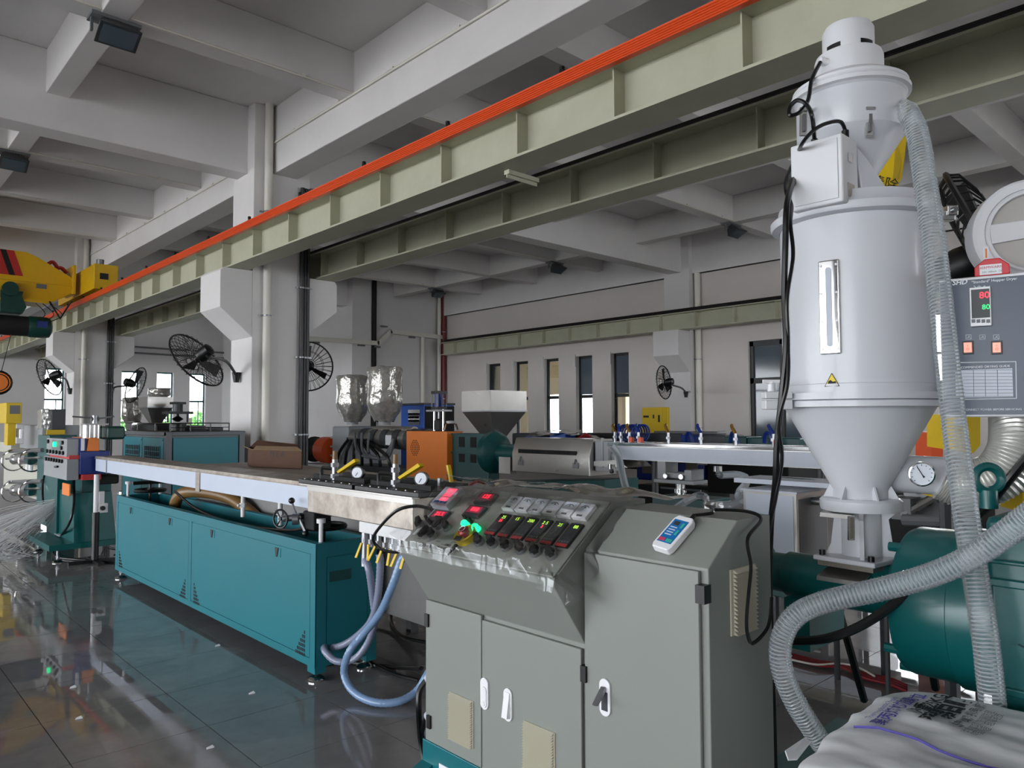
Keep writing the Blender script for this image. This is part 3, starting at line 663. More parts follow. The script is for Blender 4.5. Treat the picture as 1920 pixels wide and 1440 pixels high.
# ================================================================ VACUUM BOX
VX0, VX1, VY0, VY1 = 2.15, 2.5, 3.04, 4.12
t = thing('vacuum_box', 'stained steel vacuum sizing box with two black lids', 'vacuum tank', (2.33, 3.6, .92))
MB().box(VX0, VX1, VY0, VY1, .955, 1.115).build('box_body', M_['steel_dirty'], t, bev=.006)
MB().box(VX0-.003, VX0+.01, VY0-.003, VY1, 1.085, 1.11).box(VX0-.005, VX0+.04, VY0, VY1+.1, 1.112, 1.12).box(VX1-.03, VX1+.004, VY0, VY1, 1.112, 1.12).build('top_edge', M_['steel'], t)
MB().cyl((2.32, VY0-.002, 1.02), (2.32, VY0-.02, 1.02), .085, n=24).build('sizing_flange', M_['steel'], t)
MB().ring((2.32, VY0-.022, 1.02), (0, 1, 0), .08, .01, 28, 8).cyl((2.32, VY0-.02, 1.02), (2.32, VY0-.06, 1.02), .06, n=20).build('die_ring', M_['black'], t)
MB().box(2.255, 2.33, VY0-.066, VY0-.062, .98, 1.06).build('rating_label', M_['paper'], t)
for a, c, w in ((3.6, 4.22, 'far'), (2.98, 3.57, 'near')):
    x0, x1 = 2.14, 2.5
    l = MB().box(x0, x1, a, c, 1.122, 1.148).build('vacuum_lid', M_['black'], t, bev=.004)
    MB().box(x0+.09, x0+.13, a+.02, c-.02, 1.148, 1.172).box(x1-.07, x1-.03, a+.02, c-.02, 1.148, 1.172).build('clamp_bar', M_['black_matt'], l)
    for i in range(7): MB().cyl((x0+.02, a+.05+i*(c-a-.1)/6, 1.148), (x0+.02, a+.05+i*(c-a-.1)/6, 1.152), .008, n=8).build('screw', M_['zinc'], l)
    ym = (a+c)/2+.05
    MB().tube([(x0+.1, ym+.16, 1.15), (x0+.1, ym+.16, 1.205), (x0+.1, ym+.14, 1.215), (x0+.1, ym+.03, 1.215), (x0+.1, ym+.01, 1.205), (x0+.1, ym+.01, 1.15)], .012, 8).build('lid_handle', M_['black'], l)
    v = MB().cyl((x0+.1, ym-.0, 1.15), (x0+.1, ym-.0, 1.27), .017, n=12).cyl((x0+.1, ym, 1.16), (x0+.1, ym, 1.185), .024, n=6).cyl((x0+.1, ym, 1.225), (x0+.1, ym, 1.25), .023, n=6).build('ball_valve', M_['zinc'], l)
    MB().cyl((x0+.1, ym, 1.265), (x0+.1, ym, 1.32), .016, .013, n=12).build('hose_stub', M_['amber'], l)
    MB().hexa([(x0+.1, ym-.02, 1.2), (x0+.1, ym-.035, 1.19), (x0+.13, ym-.035, 1.19), (x0+.13, ym-.02, 1.2)], [(x0+.15, ym-.13, 1.275), (x0+.15, ym-.15, 1.26), (x0+.18, ym-.15, 1.26), (x0+.18, ym-.13, 1.275)]).build('lever', M_['yellow'], l)
    gc = Vector((x0+.13, a+.16, 1.2)); gn = Vector((-.75, -.6, .1)).normalized()
    gg = MB().cyl(gc, gc-gn*.04, .036, n=22).cyl(gc-gn*.02, gc-gn*.02-Vector((0, 0, .05)), .009, n=8).build('gauge_case', M_['black'], l)
    MB().cyl(gc, gc+gn*.002, .03, n=22).build('gauge_dial', M_['gauge_face'], l)
    px_, py_ = perp(gn); MB().cyl(gc+gn*.003-px_*.004, gc+gn*.003+py_*.02+px_*.008, .0018, n=4).build('needle', M_['blue'], l)
l = thing('lid_lever', 'yellow upright lever beside the near vacuum lid', 'lever', (2.5, 3.1, 1.15))
MB().cyl((2.44, 3.2, 1.15), (2.44, 3.2, 1.19), .016, n=8).build('valve_stub', M_['zinc'], l); MB().hexa([(2.45, 3.12, 1.17), (2.47, 3.12, 1.17), (2.47, 3.135, 1.17), (2.45, 3.135, 1.17)], [(2.46, 3.16, 1.26), (2.48, 3.16, 1.26), (2.48, 3.175, 1.26), (2.46, 3.175, 1.26)]).build('lever_arm', M_['yellow'], l)
# hand crank at the tank corner
t = thing('hand_crank', 'black handwheel and ball lever carriage under the vacuum box', 'handwheel', (2.15, 4.3, .8))
handwheel((2.08, 4.33, .9), (.9, .35, 0), .055, t)
MB().cyl((2.09, 4.32, .9), (2.26, 4.2, .92), .02, n=10).cyl((2.13, 4.27, .9), (2.16, 4.25, .9), .035, n=12).build('spindle', M_['zinc'], t)
MB().cyl((2.16, 4.26, .9), (2.13, 4.28, 1.0), .007, n=8).cyl((2.16, 4.24, .9), (2.18, 4.2, .825), .012, n=8).build('crank_arm', M_['zinc'], t)
MB().sph((2.13, 4.285, 1.01), .02).sph((2.18, 4.2, .815), .02).build('ball_knob', M_['black'], t)
MB().box(2.18, 2.3, 4.1, 4.24, .84, .95).build('gear_block', M_['black_matt'], t, bev=.01)
# manifold with valves
t = thing('water_manifold', 'white water manifold block under the vacuum box with yellow-lever valves', 'manifold', (2.15, 3.28, .75))
MB().box(2.145, 2.19, 3.05, 3.53, .9, .957).build('manifold_block', M_['white'], t, bev=.003)
for i in range(7):
    y = 3.5-i*.068; big = i == 0
    v = MB().cyl((2.165, y, .9), (2.165, y, .83), .014 if not big else .02, n=10).cyl((2.165, y, .87), (2.165, y, .845), .02, n=6).build('ball_valve', M_['zinc'], t)
    q = (.03, -.02, .045, .03, .0, .035, .02)[i]
    MB().hexa([(2.14, y-.008, .845), (2.14, y+.008, .845), (2.145, y+.008, .845), (2.145, y-.008, .845)], [(2.125, y+q-.01, .765), (2.125, y+q+.01, .765), (2.13, y+q+.01, .765), (2.13, y+q-.01, .765)]).build('lever', M_['yellow'], v)
    if big: MB().cyl((2.165, y, .83), (2.165, y, .72), .02, n=12).build('hose_tail', M_['zinc'], v)
G = 'grey spiral water hoses'
a = lambda u, v, X: at(u, v, X=X)
hose([(2.165, 3.5, .76), at(693, 1075, X=2.16), at(700, 1130, Y=3.55), at(703, 1165, Y=3.6), at(690, 1205, Y=3.68), at(665, 1235, Y=3.75), at(632, 1240, Y=3.82), at(610, 1222, Y=3.9), at(606, 1205, Y=3.99)], .0195, M_['hose_grey'], 'water_hose', 'grey spiral hose looping from the left valve into the teal tank', group=G)
hose([(2.165, 3.36, .8), at(713, 1060, Y=3.36), at(708, 1120, Y=3.45), at(695, 1165, Y=3.6), at(665, 1196, Y=3.8), at(635, 1212, Y=3.9), at(612, 1212, Y=3.99)], .0195, M_['hose_grey'], 'water_hose', 'pale grey spiral hose curving behind the front hose into the tank', group=G)
hose([(2.165, 3.12, .82), at(752, 1052, Y=3.15), at(735, 1100, Y=3.2), at(712, 1150, Y=3.35), at(680, 1190, Y=3.55), at(655, 1222, Y=3.6), at(645, 1262, Z=.12), at(662, 1296, Z=.05), at(700, 1316, Z=.028), at(745, 1316, Z=.03), at(780, 1297, Z=.06), at(800, 1266, Z=.14), at(815, 1240, Z=.2)], .0205, M_['hose_blue'], 'water_hose', 'bluish spiral hose dropping to the floor and up to the red socket', group=G)
tag(MB().tube([at(810, 955, X=2.1), at(780, 949, X=2.05), at(745, 957, X=2.0), at(715, 985, X=2.0), at(700, 1010, X=2.03), at(712, 1028, X=2.06), at(735, 1035, X=2.08), at(752, 1034, X=2.1)], .008, 8, k=10).build('looped_cable', M_['rubber']), 'black cable looping in front of the vacuum box', 'cable')
# ================================================================ TABLE BEHIND, CARDBOARD BOX
t = thing('long_table', 'long brown paper-covered table behind the vacuum box', 'table', (2.95, 4.3, 0))
MB().add([(2.58, 2.6, 1.085), (3.16, 2.6, 1.085), (3.2, 4.2, 1.085), (3.35, 7.3, 1.085), (2.6, 7.3, 1.085), (2.58, 2.6, 1.06), (3.16, 2.6, 1.06), (3.2, 4.2, 1.06), (3.35, 7.3, 1.06), (2.6, 7.3, 1.06)], [(0, 1, 2, 3, 4), (9, 8, 7, 6, 5), (0, 5, 6, 1), (1, 6, 7, 2), (2, 7, 8, 3), (3, 8, 9, 4), (4, 9, 5, 0)]).build('table_top', M_['table_top'], t)
MB().box(2.62, 2.64, 2.7, 7.2, .3, 1.06).build('apron', M_['table_side'], t)
for x, y in ((2.65, 2.7), (3.06, 2.7), (2.65, 7.15), (3.15, 7.15), (3.1, 4.4)): MB().box(x, x+.06, y, y+.06, 0, 1.06).build('leg', M_['mid_grey'], t)
tag(MB().tube([at(880, 911, Z=1.085), at(893, 903, Z=1.12), at(905, 905, Z=1.11), at(912, 911, Z=1.085)], .008, 6, k=6).build('brown_tube', M_['cable_red']), 'short dark brown tube end on the paper-covered table', 'tube')
t = thing('cardboard_box', 'brown open cardboard box on the far end of the table', 'box', (3.0, 6.9, 1.086))
p0 = at(474, 876, Z=1.087); p1 = at(566, 880, Z=1.087)
d = (p1-p0); e = at(457, 868, Z=1.087)-p0; e = e.normalized()*.36
H = Vector((0, 0, .155))
b = MB()
for q, r_ in ((p0, p1), (p1, p1+e), (p1+e, p0+e), (p0+e, p0)):
    n_ = Vector((-(r_-q).y, (r_-q).x, 0)).normalized()*.006; b.hexa([q, r_, r_+n_, q+n_], [q+H, r_+H, r_+n_+H, q+n_+H])
b.hexa([p0, p1, p1+e, p0+e], [p0+Vector((0, 0, .006)), p1+Vector((0, 0, .006)), p1+e+Vector((0, 0, .006)), p0+e+Vector((0, 0, .006))]).build('carton', M_['cardboard'], t)
MB().add([p0+H, p0+e+H, p0+e*1.0-d*.12+H+Vector((0, 0, .02)), p0-d*.1+H+Vector((0, 0, .01))], [(0, 1, 2, 3)]).build('flap', M_['card_top'], t, solid=.005, fix=False)
MB().add([p1+e+H, p0+e+H, p0+e*.6+d*.15+H+Vector((0, 0, .08)), p1+e*.5+H+Vector((0, 0, .05))], [(0, 1, 2, 3)]).build('flap', M_['cardboard'], t, solid=.005, fix=False)
MB().add([p0+H, p1+H, p1+e*.35-d*.05+H+Vector((0, 0, .03)), p0+e*.35+d*.1+H+Vector((0, 0, .03))], [(0, 1, 2, 3)]).build('flap', M_['card_top'], t, solid=.005, fix=False)
Mx = frame((p0+p1)/2+Vector((0, 0, .12))-e.normalized()*.003, d.normalized(), (0, 0, 1), -e.normalized())
text('M E A', Mx, .07, M_['ink'], t); 
# ================================================================ CONTROL CONSOLE
t = thing('control_cabinet', 'grey sloping control console with tall cabinet beside it', 'control cabinet', (1.75, 1.6, .375))
CY0, CYM, CY1 = 1.023, 1.424, 2.166
MB().prism([(1.6, .375), (1.6, .868), (1.476, 1.045), (1.476, 1.065), (1.727, 1.255), (1.885, 1.255), (1.885, .375)], 'y', CYM+.002, CY1).build('console_body', M_['cab_grey'], t, bev=.003)
MB().prism([(1.6, .375), (1.6, 1.135), (1.736, 1.24), (1.905, 1.24), (1.905, .375)], 'y', CY0, CYM-.002).build('tall_body', M_['cab_grey'], t, bev=.003)
def door(y0, y1, z0, z1, X=1.6):
    return MB().box(X-.014, X-.002, y0, y1, z0, z1).build('door_panel', M_['cab_grey'], t, bev=.003)
yd = 1.86
d1 = door(yd+.002, CY1-.004, .385, .868); d2 = door(CYM+.006, yd-.002, .385, .855); d3 = door(CY0+.02, CYM-.008, .385, 1.128)
def swing_handle(d, y, z, h=.105, out=False):
    X = 1.586
    h_ = MB().lathe((0, 0, 0), [(.0, 0)], n=4) if False else None
    b = MB().prism([(y+.019*math.cos(a_), z+(h/2-.019)*(1 if math.sin(a_) > 0 else -1)+.019*math.sin(a_)) for a_ in [math.pi*2*i/20+.01 for i in range(20)]], 'x', X-.006, X)
    h_ = b.build('handle_plate', M_['white_pl'], d, bev=.001)
    if not out: MB().prism([(y+.013*math.cos(a_), z-.01+(h/2-.03)*(1 if math.sin(a_) > 0 else -1)+.013*math.sin(a_)) for a_ in [math.pi*2*i/16+.01 for i in range(16)]], 'x', X-.009, X-.006).cyl((X-.009, y, z-.03), (X-.011, y, z-.03), .007, n=10).build('lever', M_['white_pl'], h_)
    else:
        MB().box(X-.0065, X-.0058, y-.011, y+.011, z-.035, z+.015).build('lever_well', M_['dark_grey'], h_)
        MB().hexa([(X-.05, y-.007, z-.01), (X-.04, y-.007, z-.012), (X-.04, y+.007, z-.012), (X-.05, y+.007, z-.01)], [(X-.012, y-.007, z+.03), (X-.004, y-.007, z+.022), (X-.004, y+.007, z+.022), (X-.012, y+.007, z+.03)]).build('lever', M_['zinc'], h_)
for (u, v), dd in (((910, 1300), d1), ((954, 1321), d2)):
    p = at(u, v, X=1.586); swing_handle(dd, p.y, p.z, .1)
MB().hexa([(1.565, at(954, 1321, X=1.586).y-.012, .585), (1.58, at(954, 1321, X=1.586).y-.012, .585), (1.58, at(954, 1321, X=1.586).y+.012, .585), (1.565, at(954, 1321, X=1.586).y+.012, .585)], [(1.577, at(954, 1321, X=1.586).y-.012, .66), (1.58, at(954, 1321, X=1.586).y-.012, .66), (1.58, at(954, 1321, X=1.586).y+.012, .66), (1.577, at(954, 1321, X=1.586).y+.012, .66)]).build('open_lever', M_['white_pl'], d2)
p = at(1136, 1307, X=1.586); swing_handle(d3, p.y, p.z, .1, True)
def grille(c, w, h, ax, d, n=20):
    # louvred filter grille on the x- or y-facing side
    c = Vector(c); b = MB()
    if ax == 'x':
        b.box(c.x-.004, c.x, c.y-w/2, c.y+w/2, c.z-h/2, c.z+h/2)
        for i in range(n):
            z = c.z-h/2+(i+.5)*h/n; b.prism([(c.x-.004, z-h/n*.45), (c.x-.016, z-h/n*.45), (c.x-.004, z+h/n*.45)], 'y', c.y-w/2+.004, c.y+w/2-.004)
    else:
        b.box(c.x-w/2, c.x+w/2, c.y-.004, c.y, c.z-h/2, c.z+h/2)
        for i in range(n):
            z = c.z-h/2+(i+.5)*h/n; b.prism([(c.y-.004, z-h/n*.45), (c.y-.016, z-h/n*.45), (c.y-.004, z+h/n*.45)], 'x', c.x-w/2+.012, c.x+w/2-.012)
    return b.build('filter_grille', M_['grille'], d)
grille((1.586, at(866, 1349, X=1.586).y, at(866, 1349, X=1.586).z), .125, .15, 'x', d1)
grille((1.586, at(1012, 1415, X=1.586).y, .515), .13, .16, 'x', d2)
pg = at(1393, 1123, Y=CY0); grille((pg.x, CY0, pg.z), .125, .165, 'y', t, 16)
for (u, v) in ((1097, 1262), (803, 1162), (807, 1352)):
    q = at(u, v, X=1.59); MB().box(1.578, 1.6, q.y-.012, q.y+.008, q.z-.022, q.z+.022).build('hinge', M_['black'], t)
q = at(1328, 1115, X=1.59); MB().box(1.574, 1.604, CY0-.004, CY0+.022, q.z-.022, q.z+.022).build('hinge', M_['black'], t)
# sloping instrument panel
PM = frame((1.476, 2.166, 1.065), (0, -1, 0), (.797, 0, .603), (-.603, 0, .797))
pan = MB(PM).box(.004, .736, .004, .313, -.001, .006).build('instrument_panel', M_['cab_panel'], t, bev=.004)
def pb(s, tt, w, h, z0, z1): return MB(PM).box(s-w/2, s+w/2, tt-h/2, tt+h/2, z0, z1)
def pt_(s, tt, z=.0): return PM @ Matrix.Translation((s, tt, z))
for i in range(6):
    s = .37+i*.062
    m = pb(s, .25, .056, .06, .006, .02).build('ammeter', M_['white_pl'], pan, bev=.002)
    pb(s, .262, .048, .034, .02, .0205).build('meter_dial', M_['gauge_face'], m)
    MB(PM).prism([(s+.02*math.cos(q), .25+.02*math.sin(q)) for q in [math.pi*(.2+.6*k/8) for k in range(9)]]+[(s+.018*math.cos(q), .25+.018*math.sin(q)) for q in [math.pi*(.8-.6*k/8) for k in range(9)]], 'z', .0206, .0209).build('meter_scale', M_['ink'], m)
    text('A', pt_(s, .262, .0208), .012, M_['ink'], m)
    pb(s, .228, .02, .006, .02, .0215).build('meter_screw', M_['mid_grey'], m)
    pb(s, .212, .024, .005, .006, .0065).build('label_strip', M_['ink_grey'], pan)
dig = ['25', '15', '200', '2 5', '25', '88']
for i in range(6):
    s = .38+i*.062
    m = pb(s, .155, .049, .094, .006, .014).build('temperature_controller', M_['black'], pan, bev=.0015)
    pb(s, .151, .043, .072, .014, .0145).build('display_glass', M_['dark_grey'], m)
    text(dig[i], pt_(s+.004, .186, .0148), .018, M_['led_lime'], m)
    if i in (0, 3): text('25' if i == 0 else '2', pt_(s+.002, .17, .0148), .015, M_['led_red'], m)
    pb(s, .112, .044, .011, .014, .016).build('red_key_strip', M_['print_red'], m)
    for q in range(4): pb(s-.015+q*.01, .126, .006, .006, .014, .0155).build('key', M_['mid_grey'], m)
    pb(s, .098, .024, .004, .006, .0065).build('label_strip', M_['ink_grey'], pan)
def knob(s, tt, ang, scale=1.0):
    scale *= 1.22
    k = MB(PM).lathe((s, tt, .006), [(.015*scale, 0), (.015*scale, .014), (.012*scale, .016)], n=18).build('selector_base', M_['zinc'], pan)
    Mk = PM @ Matrix.Translation((s, tt, 0)) @ Matrix.Rotation(ang, 4, 'Z')
    MB(Mk).box(-.007*scale, .007*scale, -.02*scale, .02*scale, .022, .036).cyl((0, 0, .02), (0, 0, .03), .012*scale, n=14).build('selector_lever', M_['black_matt'], k, bev=.002)
for i in range(6): knob(.366+i*.063, .073, .95)
for s, tt, a_ in ((.02, .1, .8), (.095, .062, .1), (.135, .062, .9), (.118, .112, .1), (.165, .108, .9)): knob(s, tt, a_, .95)
for s, tt in ((.035, .128), (.06, .118), (.09, .135), (.222, .155), (.25, .15)):
    MB(PM).lathe((s, tt, .006), [(.007, 0), (.007, .012), (.0055, .014), (.0055, .024)], n=12).build('potentiometer', M_['black_matt'], pan)
for s, tt in ((.242, .13), (.304, .122)):
    MB(PM).lathe((s, tt, .006), [(.015, 0), (.015, .006), (.0125, .01), (.0125, .018), (.008, .024), (0, .025)], n=18, caps=False).build('indicator_lamp', M_['lamp_green'], pan)
es = MB(PM).lathe((.293, .083, .006), [(.0, 0), (.037, 0), (.039, .022), (.034, .024), (.03, .008), (0, .008)], n=24, caps=False).build('emergency_stop', M_['estop_yellow'], pan)
MB(PM).lathe((.293, .085, .01), [(.01, 0), (.01, .016), (.019, .018), (.02, .028), (.014, .034), (0, .035)], n=20, caps=False).build('mushroom_button', M_['estop_red'], es)
MB(PM).ring((.293, .085, .046), (PM.to_3x3().inverted() @ Vector((0, 0, 1))) if False else (0, 0, 1), .011, .0012, 20, 4).build('button_arrow', M_['print_white'], es)
ky = MB(PM).box(.293-.012, .293+.012, .045, .062, .03, .036).box(.288, .3, .012, .038, .018, .024).box(.291, .297, -.01, .014, .018, .021).build('key', M_['black'], es)
md = pb(.047, .233, .096, .094, .006, .032).build('speed_module', M_['film_grey'], pan, bev=.003)
for k in range(3): pb(.052, .262-k*.023, .048-.004*k, .018, .032, .0325).build('red_display', M_['led_pink'], md); 
for k in range(3): text(('008', '25.0', '10.0')[k], pt_(.052, .262-k*.023, .033), .013, M_['print_white'], md)
for k in range(5): pb(.018+k*.0145, .2, .011, .009, .032, .034).build('blue_key', M_['remote_blue'], md)
for s, tt, tx in ((.228, .258, '125'), (.229, .193, '880'), (.078, .15, '25.5')):
    dm = pb(s, tt, .085, .052, .006, .018).build('digital_meter', M_['dark_grey'], pan, bev=.002)
    pb(s-.002, tt+.006, .066, .03, .018, .0185).build('red_window', M_['pill_red'], dm); text(tx, pt_(s, tt+.006, .0188), .026, M_['led_red'], dm)
text('螺杆直径30挤出机', pt_(.17, .022, .0062), .018, M_['ink'], pan); text('控制柜', pt_(.235, .04, .0062), .011, M_['ink'], pan)
for s, tt in ((.07, .045), (.13, .042), (.175, .048), (.21, .04)): pb(s, tt, .02, .004, .006, .0065).build('label_strip', M_['ink_grey'], pan)
pb(-.0+.03, .075, .014, .04, .008, .0095).build('white_tag', M_['paper'], pan)
# crumpled clear film over the panel
def filmf(u, v):
    s = -.015+u*.82; tt = -.03+v*.4
    h = .044+.02*noise.noise(Vector((s*9, tt*9, 1)))+.016*(.5-abs(noise.noise(Vector((s*14+tt*9, tt*14-s*6, 4)))))+.008*(.5-abs(noise.noise(Vector((s*40, tt*30+s*22, 7)))))
    if tt > .31: h -= (tt-.31)*.9
    if tt < 0: h += tt*1.2
    if s > .74: h -= (s-.74)*1.4
    if v < .12 and u > .85: h -= .03
    return (s, tt, max(h, -.06))
tag(MB(PM).grid(filmf, 150, 80).build('plastic_film', M_['clear_film'], fix=False, ang=60), 'crumpled clear plastic film over the console panel', 'plastic film')
def filmg(u, v):
    y = 1.25+u*.75; x = 1.74+v*.16; h = 1.262+.03*(noise.noise(Vector((x*9, y*7, 2)))+.6)*(1-abs(v*2-1)*.3)
    return (x, y, h)
tag(MB().grid(filmg, 50, 14).build('plastic_film', M_['wrap_clear'], fix=False, ang=60), 'bunched clear plastic film along the back of the console top', 'plastic film')
# handheld remote lying on the slope
SM = frame((1.6, CYM, 1.135), (0, -1, 0), (.7915, 0, .611), (-.611, 0, .7915))
rp = at(1293, 995, X=1.65); sp = SM.inverted() @ rp
r_ = thing('remote_control', 'white handheld controller with blue keypad on the tall cabinet', 'controller', SM @ Vector((sp.x, .085, .004)))
RM = SM @ Matrix.Translation((.262, .085, .002)) @ Matrix.Rotation(-.16, 4, 'Z')
MB(RM).prism([(-.026, -.062), (.026, -.062), (.032, -.05), (.032, .045), (.024, .06), (-.024, .06), (-.032, .045), (-.032, -.05)], 'z', 0, .022).build('case', M_['white_pl'], r_, bev=.004)
kp = MB(RM).box(-.024, .024, -.042, .042, .022, .0228).build('keypad', M_['remote_blue'], r_)
for x, y, w, h, m in ((-.008, .028, .018, .014, 'dark_grey'), (.015, .024, .008, .018, 'pill_green'), (.015, -.002, .008, .018, 'pill_green'), (-.012, -.033, .02, .011, 'pill_red'), (.012, -.033, .02, .011, 'pill_green')):
    MB(RM).box(x-w/2, x+w/2, y-h/2, y+h/2, .0228, .0242).build('button', M_[m], kp, bev=.001)
for k in range(4): MB(RM).box(-.018, .004, .012-k*.009, .0155-k*.009, .0228, .0232).build('print_line', M_['film_blue'], kp)
MB(RM).cyl((.01, .06, .011), (.01, .078, .012), .006, n=10).build('cable_gland', M_['black'], r_)
gp = RM @ Vector((.01, .078, .012))
tag(MB().tube([gp, at(1335, 962, X=1.76), (1.82, 1.14, 1.25), (1.835, 1.05, 1.252), (1.83, 1.008, 1.235), at(1402, 1010, Y=1.0), at(1408, 1060, Y=.99), at(1404, 1110, Y=.985), at(1400, 1160, Y=.985), at(1402, 1190, Y=.985), at(1412, 1206, Y=.985), at(1440, 1175, Y=.97), at(1447, 1120, Y=.97)], .0048, 6, k=10).build('remote_cable', M_['rubber']), 'thin black cable from the handheld controller down the cabinet side', 'cable')
# plinth under the cabinet, red plugs
t = thing('cabinet_plinth', 'teal steel plinth under the control console', 'base frame', (1.75, 1.6, 0))
MB().box(1.6, 2.0, 1.0, 2.2, 0, .374).build('plinth_box', M_['teal_base'], t, bev=.004)
MB().prism([(1.5, .26), (1.6, .3), (1.6, .24)], 'y', 2.14, 2.2).build('foot_rail', M_['teal_base'], t)
MB().box(1.598, 1.6, 1.9, 2.1, .2, .32).build('warning_sticker', M_['paper'], t)
for i, (u, v) in enumerate(((797, 1268), (797, 1340))):
    q = at(u, v, Y=2.19); w = ('upper', 'lower')[i]
    s = thing('red_plug', '%s red power plug in the side of the console' % w, 'plug', (q.x, 2.18, q.z-.03), 'red power plugs')
    q.x = 1.66
    MB().cyl((q.x, 2.166, q.z), (q.x-.005, 2.2, q.z-.01), .024, n=14).build('socket_collar', M_['conn_red'], s)
    MB().cyl((q.x-.005, 2.2, q.z-.01), (q.x-.012, 2.235, q.z-.03), .021, .016, n=14).build('plug_body', M_['film_grey'], s)
q = Vector((1.65, 2.235, at(797, 1268, Y=2.19).z-.03)); q2 = Vector((1.65, 2.235, at(797, 1340, Y=2.19).z-.03))
tag(MB().tube([q, at(787, 1295, Y=2.27), at(785, 1330, Y=2.27), at(788, 1380, Y=2.3), at(795, 1425, Y=2.28), at(800, 1450, Y=2.25)], .011, 7, k=8).build('power_cable', M_['rubber']), 'black power cable hanging from the upper red plug', 'cable', 'console power cables')
tag(MB().tube([q2, at(790, 1375, Y=2.3), at(800, 1400, Y=2.3), at(806, 1440, Y=2.25)], .011, 7, k=8).build('power_cable', M_['rubber']), 'black power cable hanging from the lower red plug', 'cable', 'console power cables')
def floor_cable(pts, r, mt, lab, cat='cable', grp='cables on the floor', nm='floor_cable'):
    return tag(MB().tube([at(u, v, Z=z) for u, v, z in pts], r, 7, k=8).build(nm, M_[mt]), lab, cat, grp)
floor_cable([(790, 1253, .2), (750, 1252, .03), (700, 1247, .012), (650, 1242, .012), (610, 1246, .012)], .012, 'rubber', 'black cable along the floor behind the tank foot')
floor_cable([(785, 1275, .02), (745, 1265, .012), (715, 1252, .012), (690, 1235, .03), (700, 1215, .1)], .011, 'rubber', 'black cable curling on the floor right of the tank foot')
floor_cable([(805, 1175, .2), (770, 1150, .15), (735, 1140, .1), (700, 1155, .05), (680, 1180, .02)], .013, 'rubber', 'thick black cable behind the spiral hoses')
floor_cable([(805, 1205, .05), (760, 1195, .02), (738, 1178, .015), (733, 1155, .02), (740, 1140, .1)], .012, 'rubber', 'black cable loop on the floor behind the console')
# ================================================================ EXTRUDER (line in front)
EX, EZ = 2.32, 1.0
t = thing('extruder', 'dark teal plastic extruder with round gearbox housing under the dryer', 'extruder', (2.35, .6, 0))
MB().box(1.97, 3.05, -1.2, 1.36, .24, .3).box(2.02, 3.0, -1.2, 1.3, .02, .24).build('bed', M_['teal_dark'], t, bev=.006)
gb = MB().box(2.1, 2.62, -1.0, .565, .3, 1.262).build('gearbox', M_['teal_dark'], t, bev=.02)
MB().box(2.088, 2.63, -1.0, .575, 1.095, 1.115).box(2.088, 2.63, -1.0, .575, .84, .86).box(2.085, 2.1, -1.0, .57, 1.15, 1.16).build('flange_seam', M_['teal_dark'], gb, bev=.004)
for y in (.5, .2):
    for z in (1.22, .95): MB().cyl((2.105, y, z), (2.088, y, z), .016, n=8).build('bolt', M_['teal_dark'], gb)
MB().box(2.12, 2.5, .1, .5, 1.262, 1.285).build('top_cover', M_['teal_dark'], gb, bev=.005)
eb = MB().ring((2.28, .6, 1.34), (.8, .6, 0), .032, .012, 24, 8).cyl((2.28, .6, 1.262), (2.28, .6, 1.31), .022, n=12).build('eye_bolt', M_['teal_dark'], t)
MB().lathe((EX, .56, .985), [(.215, 0), (.215, .1), (.205, .105), (.205, .225), (.195, .245), (.1, .25)], (0, 1, 0), 40).build('motor_housing', M_['teal_dark'], t)
for a_ in (.6, 1.3, 2.2, 2.9, 3.6): 
    d = Vector((-math.sin(a_), 0, math.cos(a_)))*.19; MB().cyl(Vector((EX, .79, .985))+d, Vector((EX, .83, .985))+d, .013, n=8).build('bolt', M_['teal_dark'], t)
MB().lathe((EX, .8, EZ), [(.09, 0), (.09, .05), (.078, .06), (.078, .24), (.07, .26), (.07, .38), (.062, .385), (.062, .46), (.085, .465), (.085, .5), (.06, .505)], (0, 1, 0), 32).build('feed_barrel', M_['teal_dark'], t)
MB().lathe((EX, 1.3, EZ), [(.05, 0), (.06, .02), (.06, .6), (.05, .62)], (0, 1, 0), 24).build('screw_barrel', M_['steel'], t)
MB().lathe((EX, 1.31, EZ), [(.125, 0), (.125, .5), (.12, .5), (.12, 0)], (0, 1, 0), 32, caps=False, a0=0, a1=math.pi).build('heat_guard', M_['chrome'], t)
MB().cyl((EX, 1.3, EZ), (EX, 1.306, EZ), .13, n=32).build('guard_disc', M_['chrome'], t)
MB().box(2.2, 2.44, 1.06, 1.14, .8, .95).build('barrel_saddle', M_['teal_dark'], t)
# throat guards
for u0, v0, u1, X in ((1535, 1078, 1620, 2.2), (1541, 960, 1600, 2.22)):
    p = at(u0, v0, X=X); q = at(u1, v0, X=X); 
    MB().prism([(X-.015, p.z-.012), (X-.012, p.z), (X+.09, p.z+.025), (X+.09, p.z+.022), (X-.01, p.z-.003), (X-.013, p.z-.012)], 'y', q.y, p.y).build('throat_guard', M_['steel'], t)
tag(MB().tube([at(1573, 1145, D=2.5), at(1620, 1312, D=2.75)], .014, 8).build('black_strut', M_['black']), 'thin black leaning strut under the extruder barrel', 'strut', 'black struts')
tag(MB().tube([at(1745, 1235, D=2.45), at(1754, 1290, D=2.55)], .014, 8).build('black_strut', M_['black']), 'short black strut under the round gearbox housing', 'strut', 'black struts')
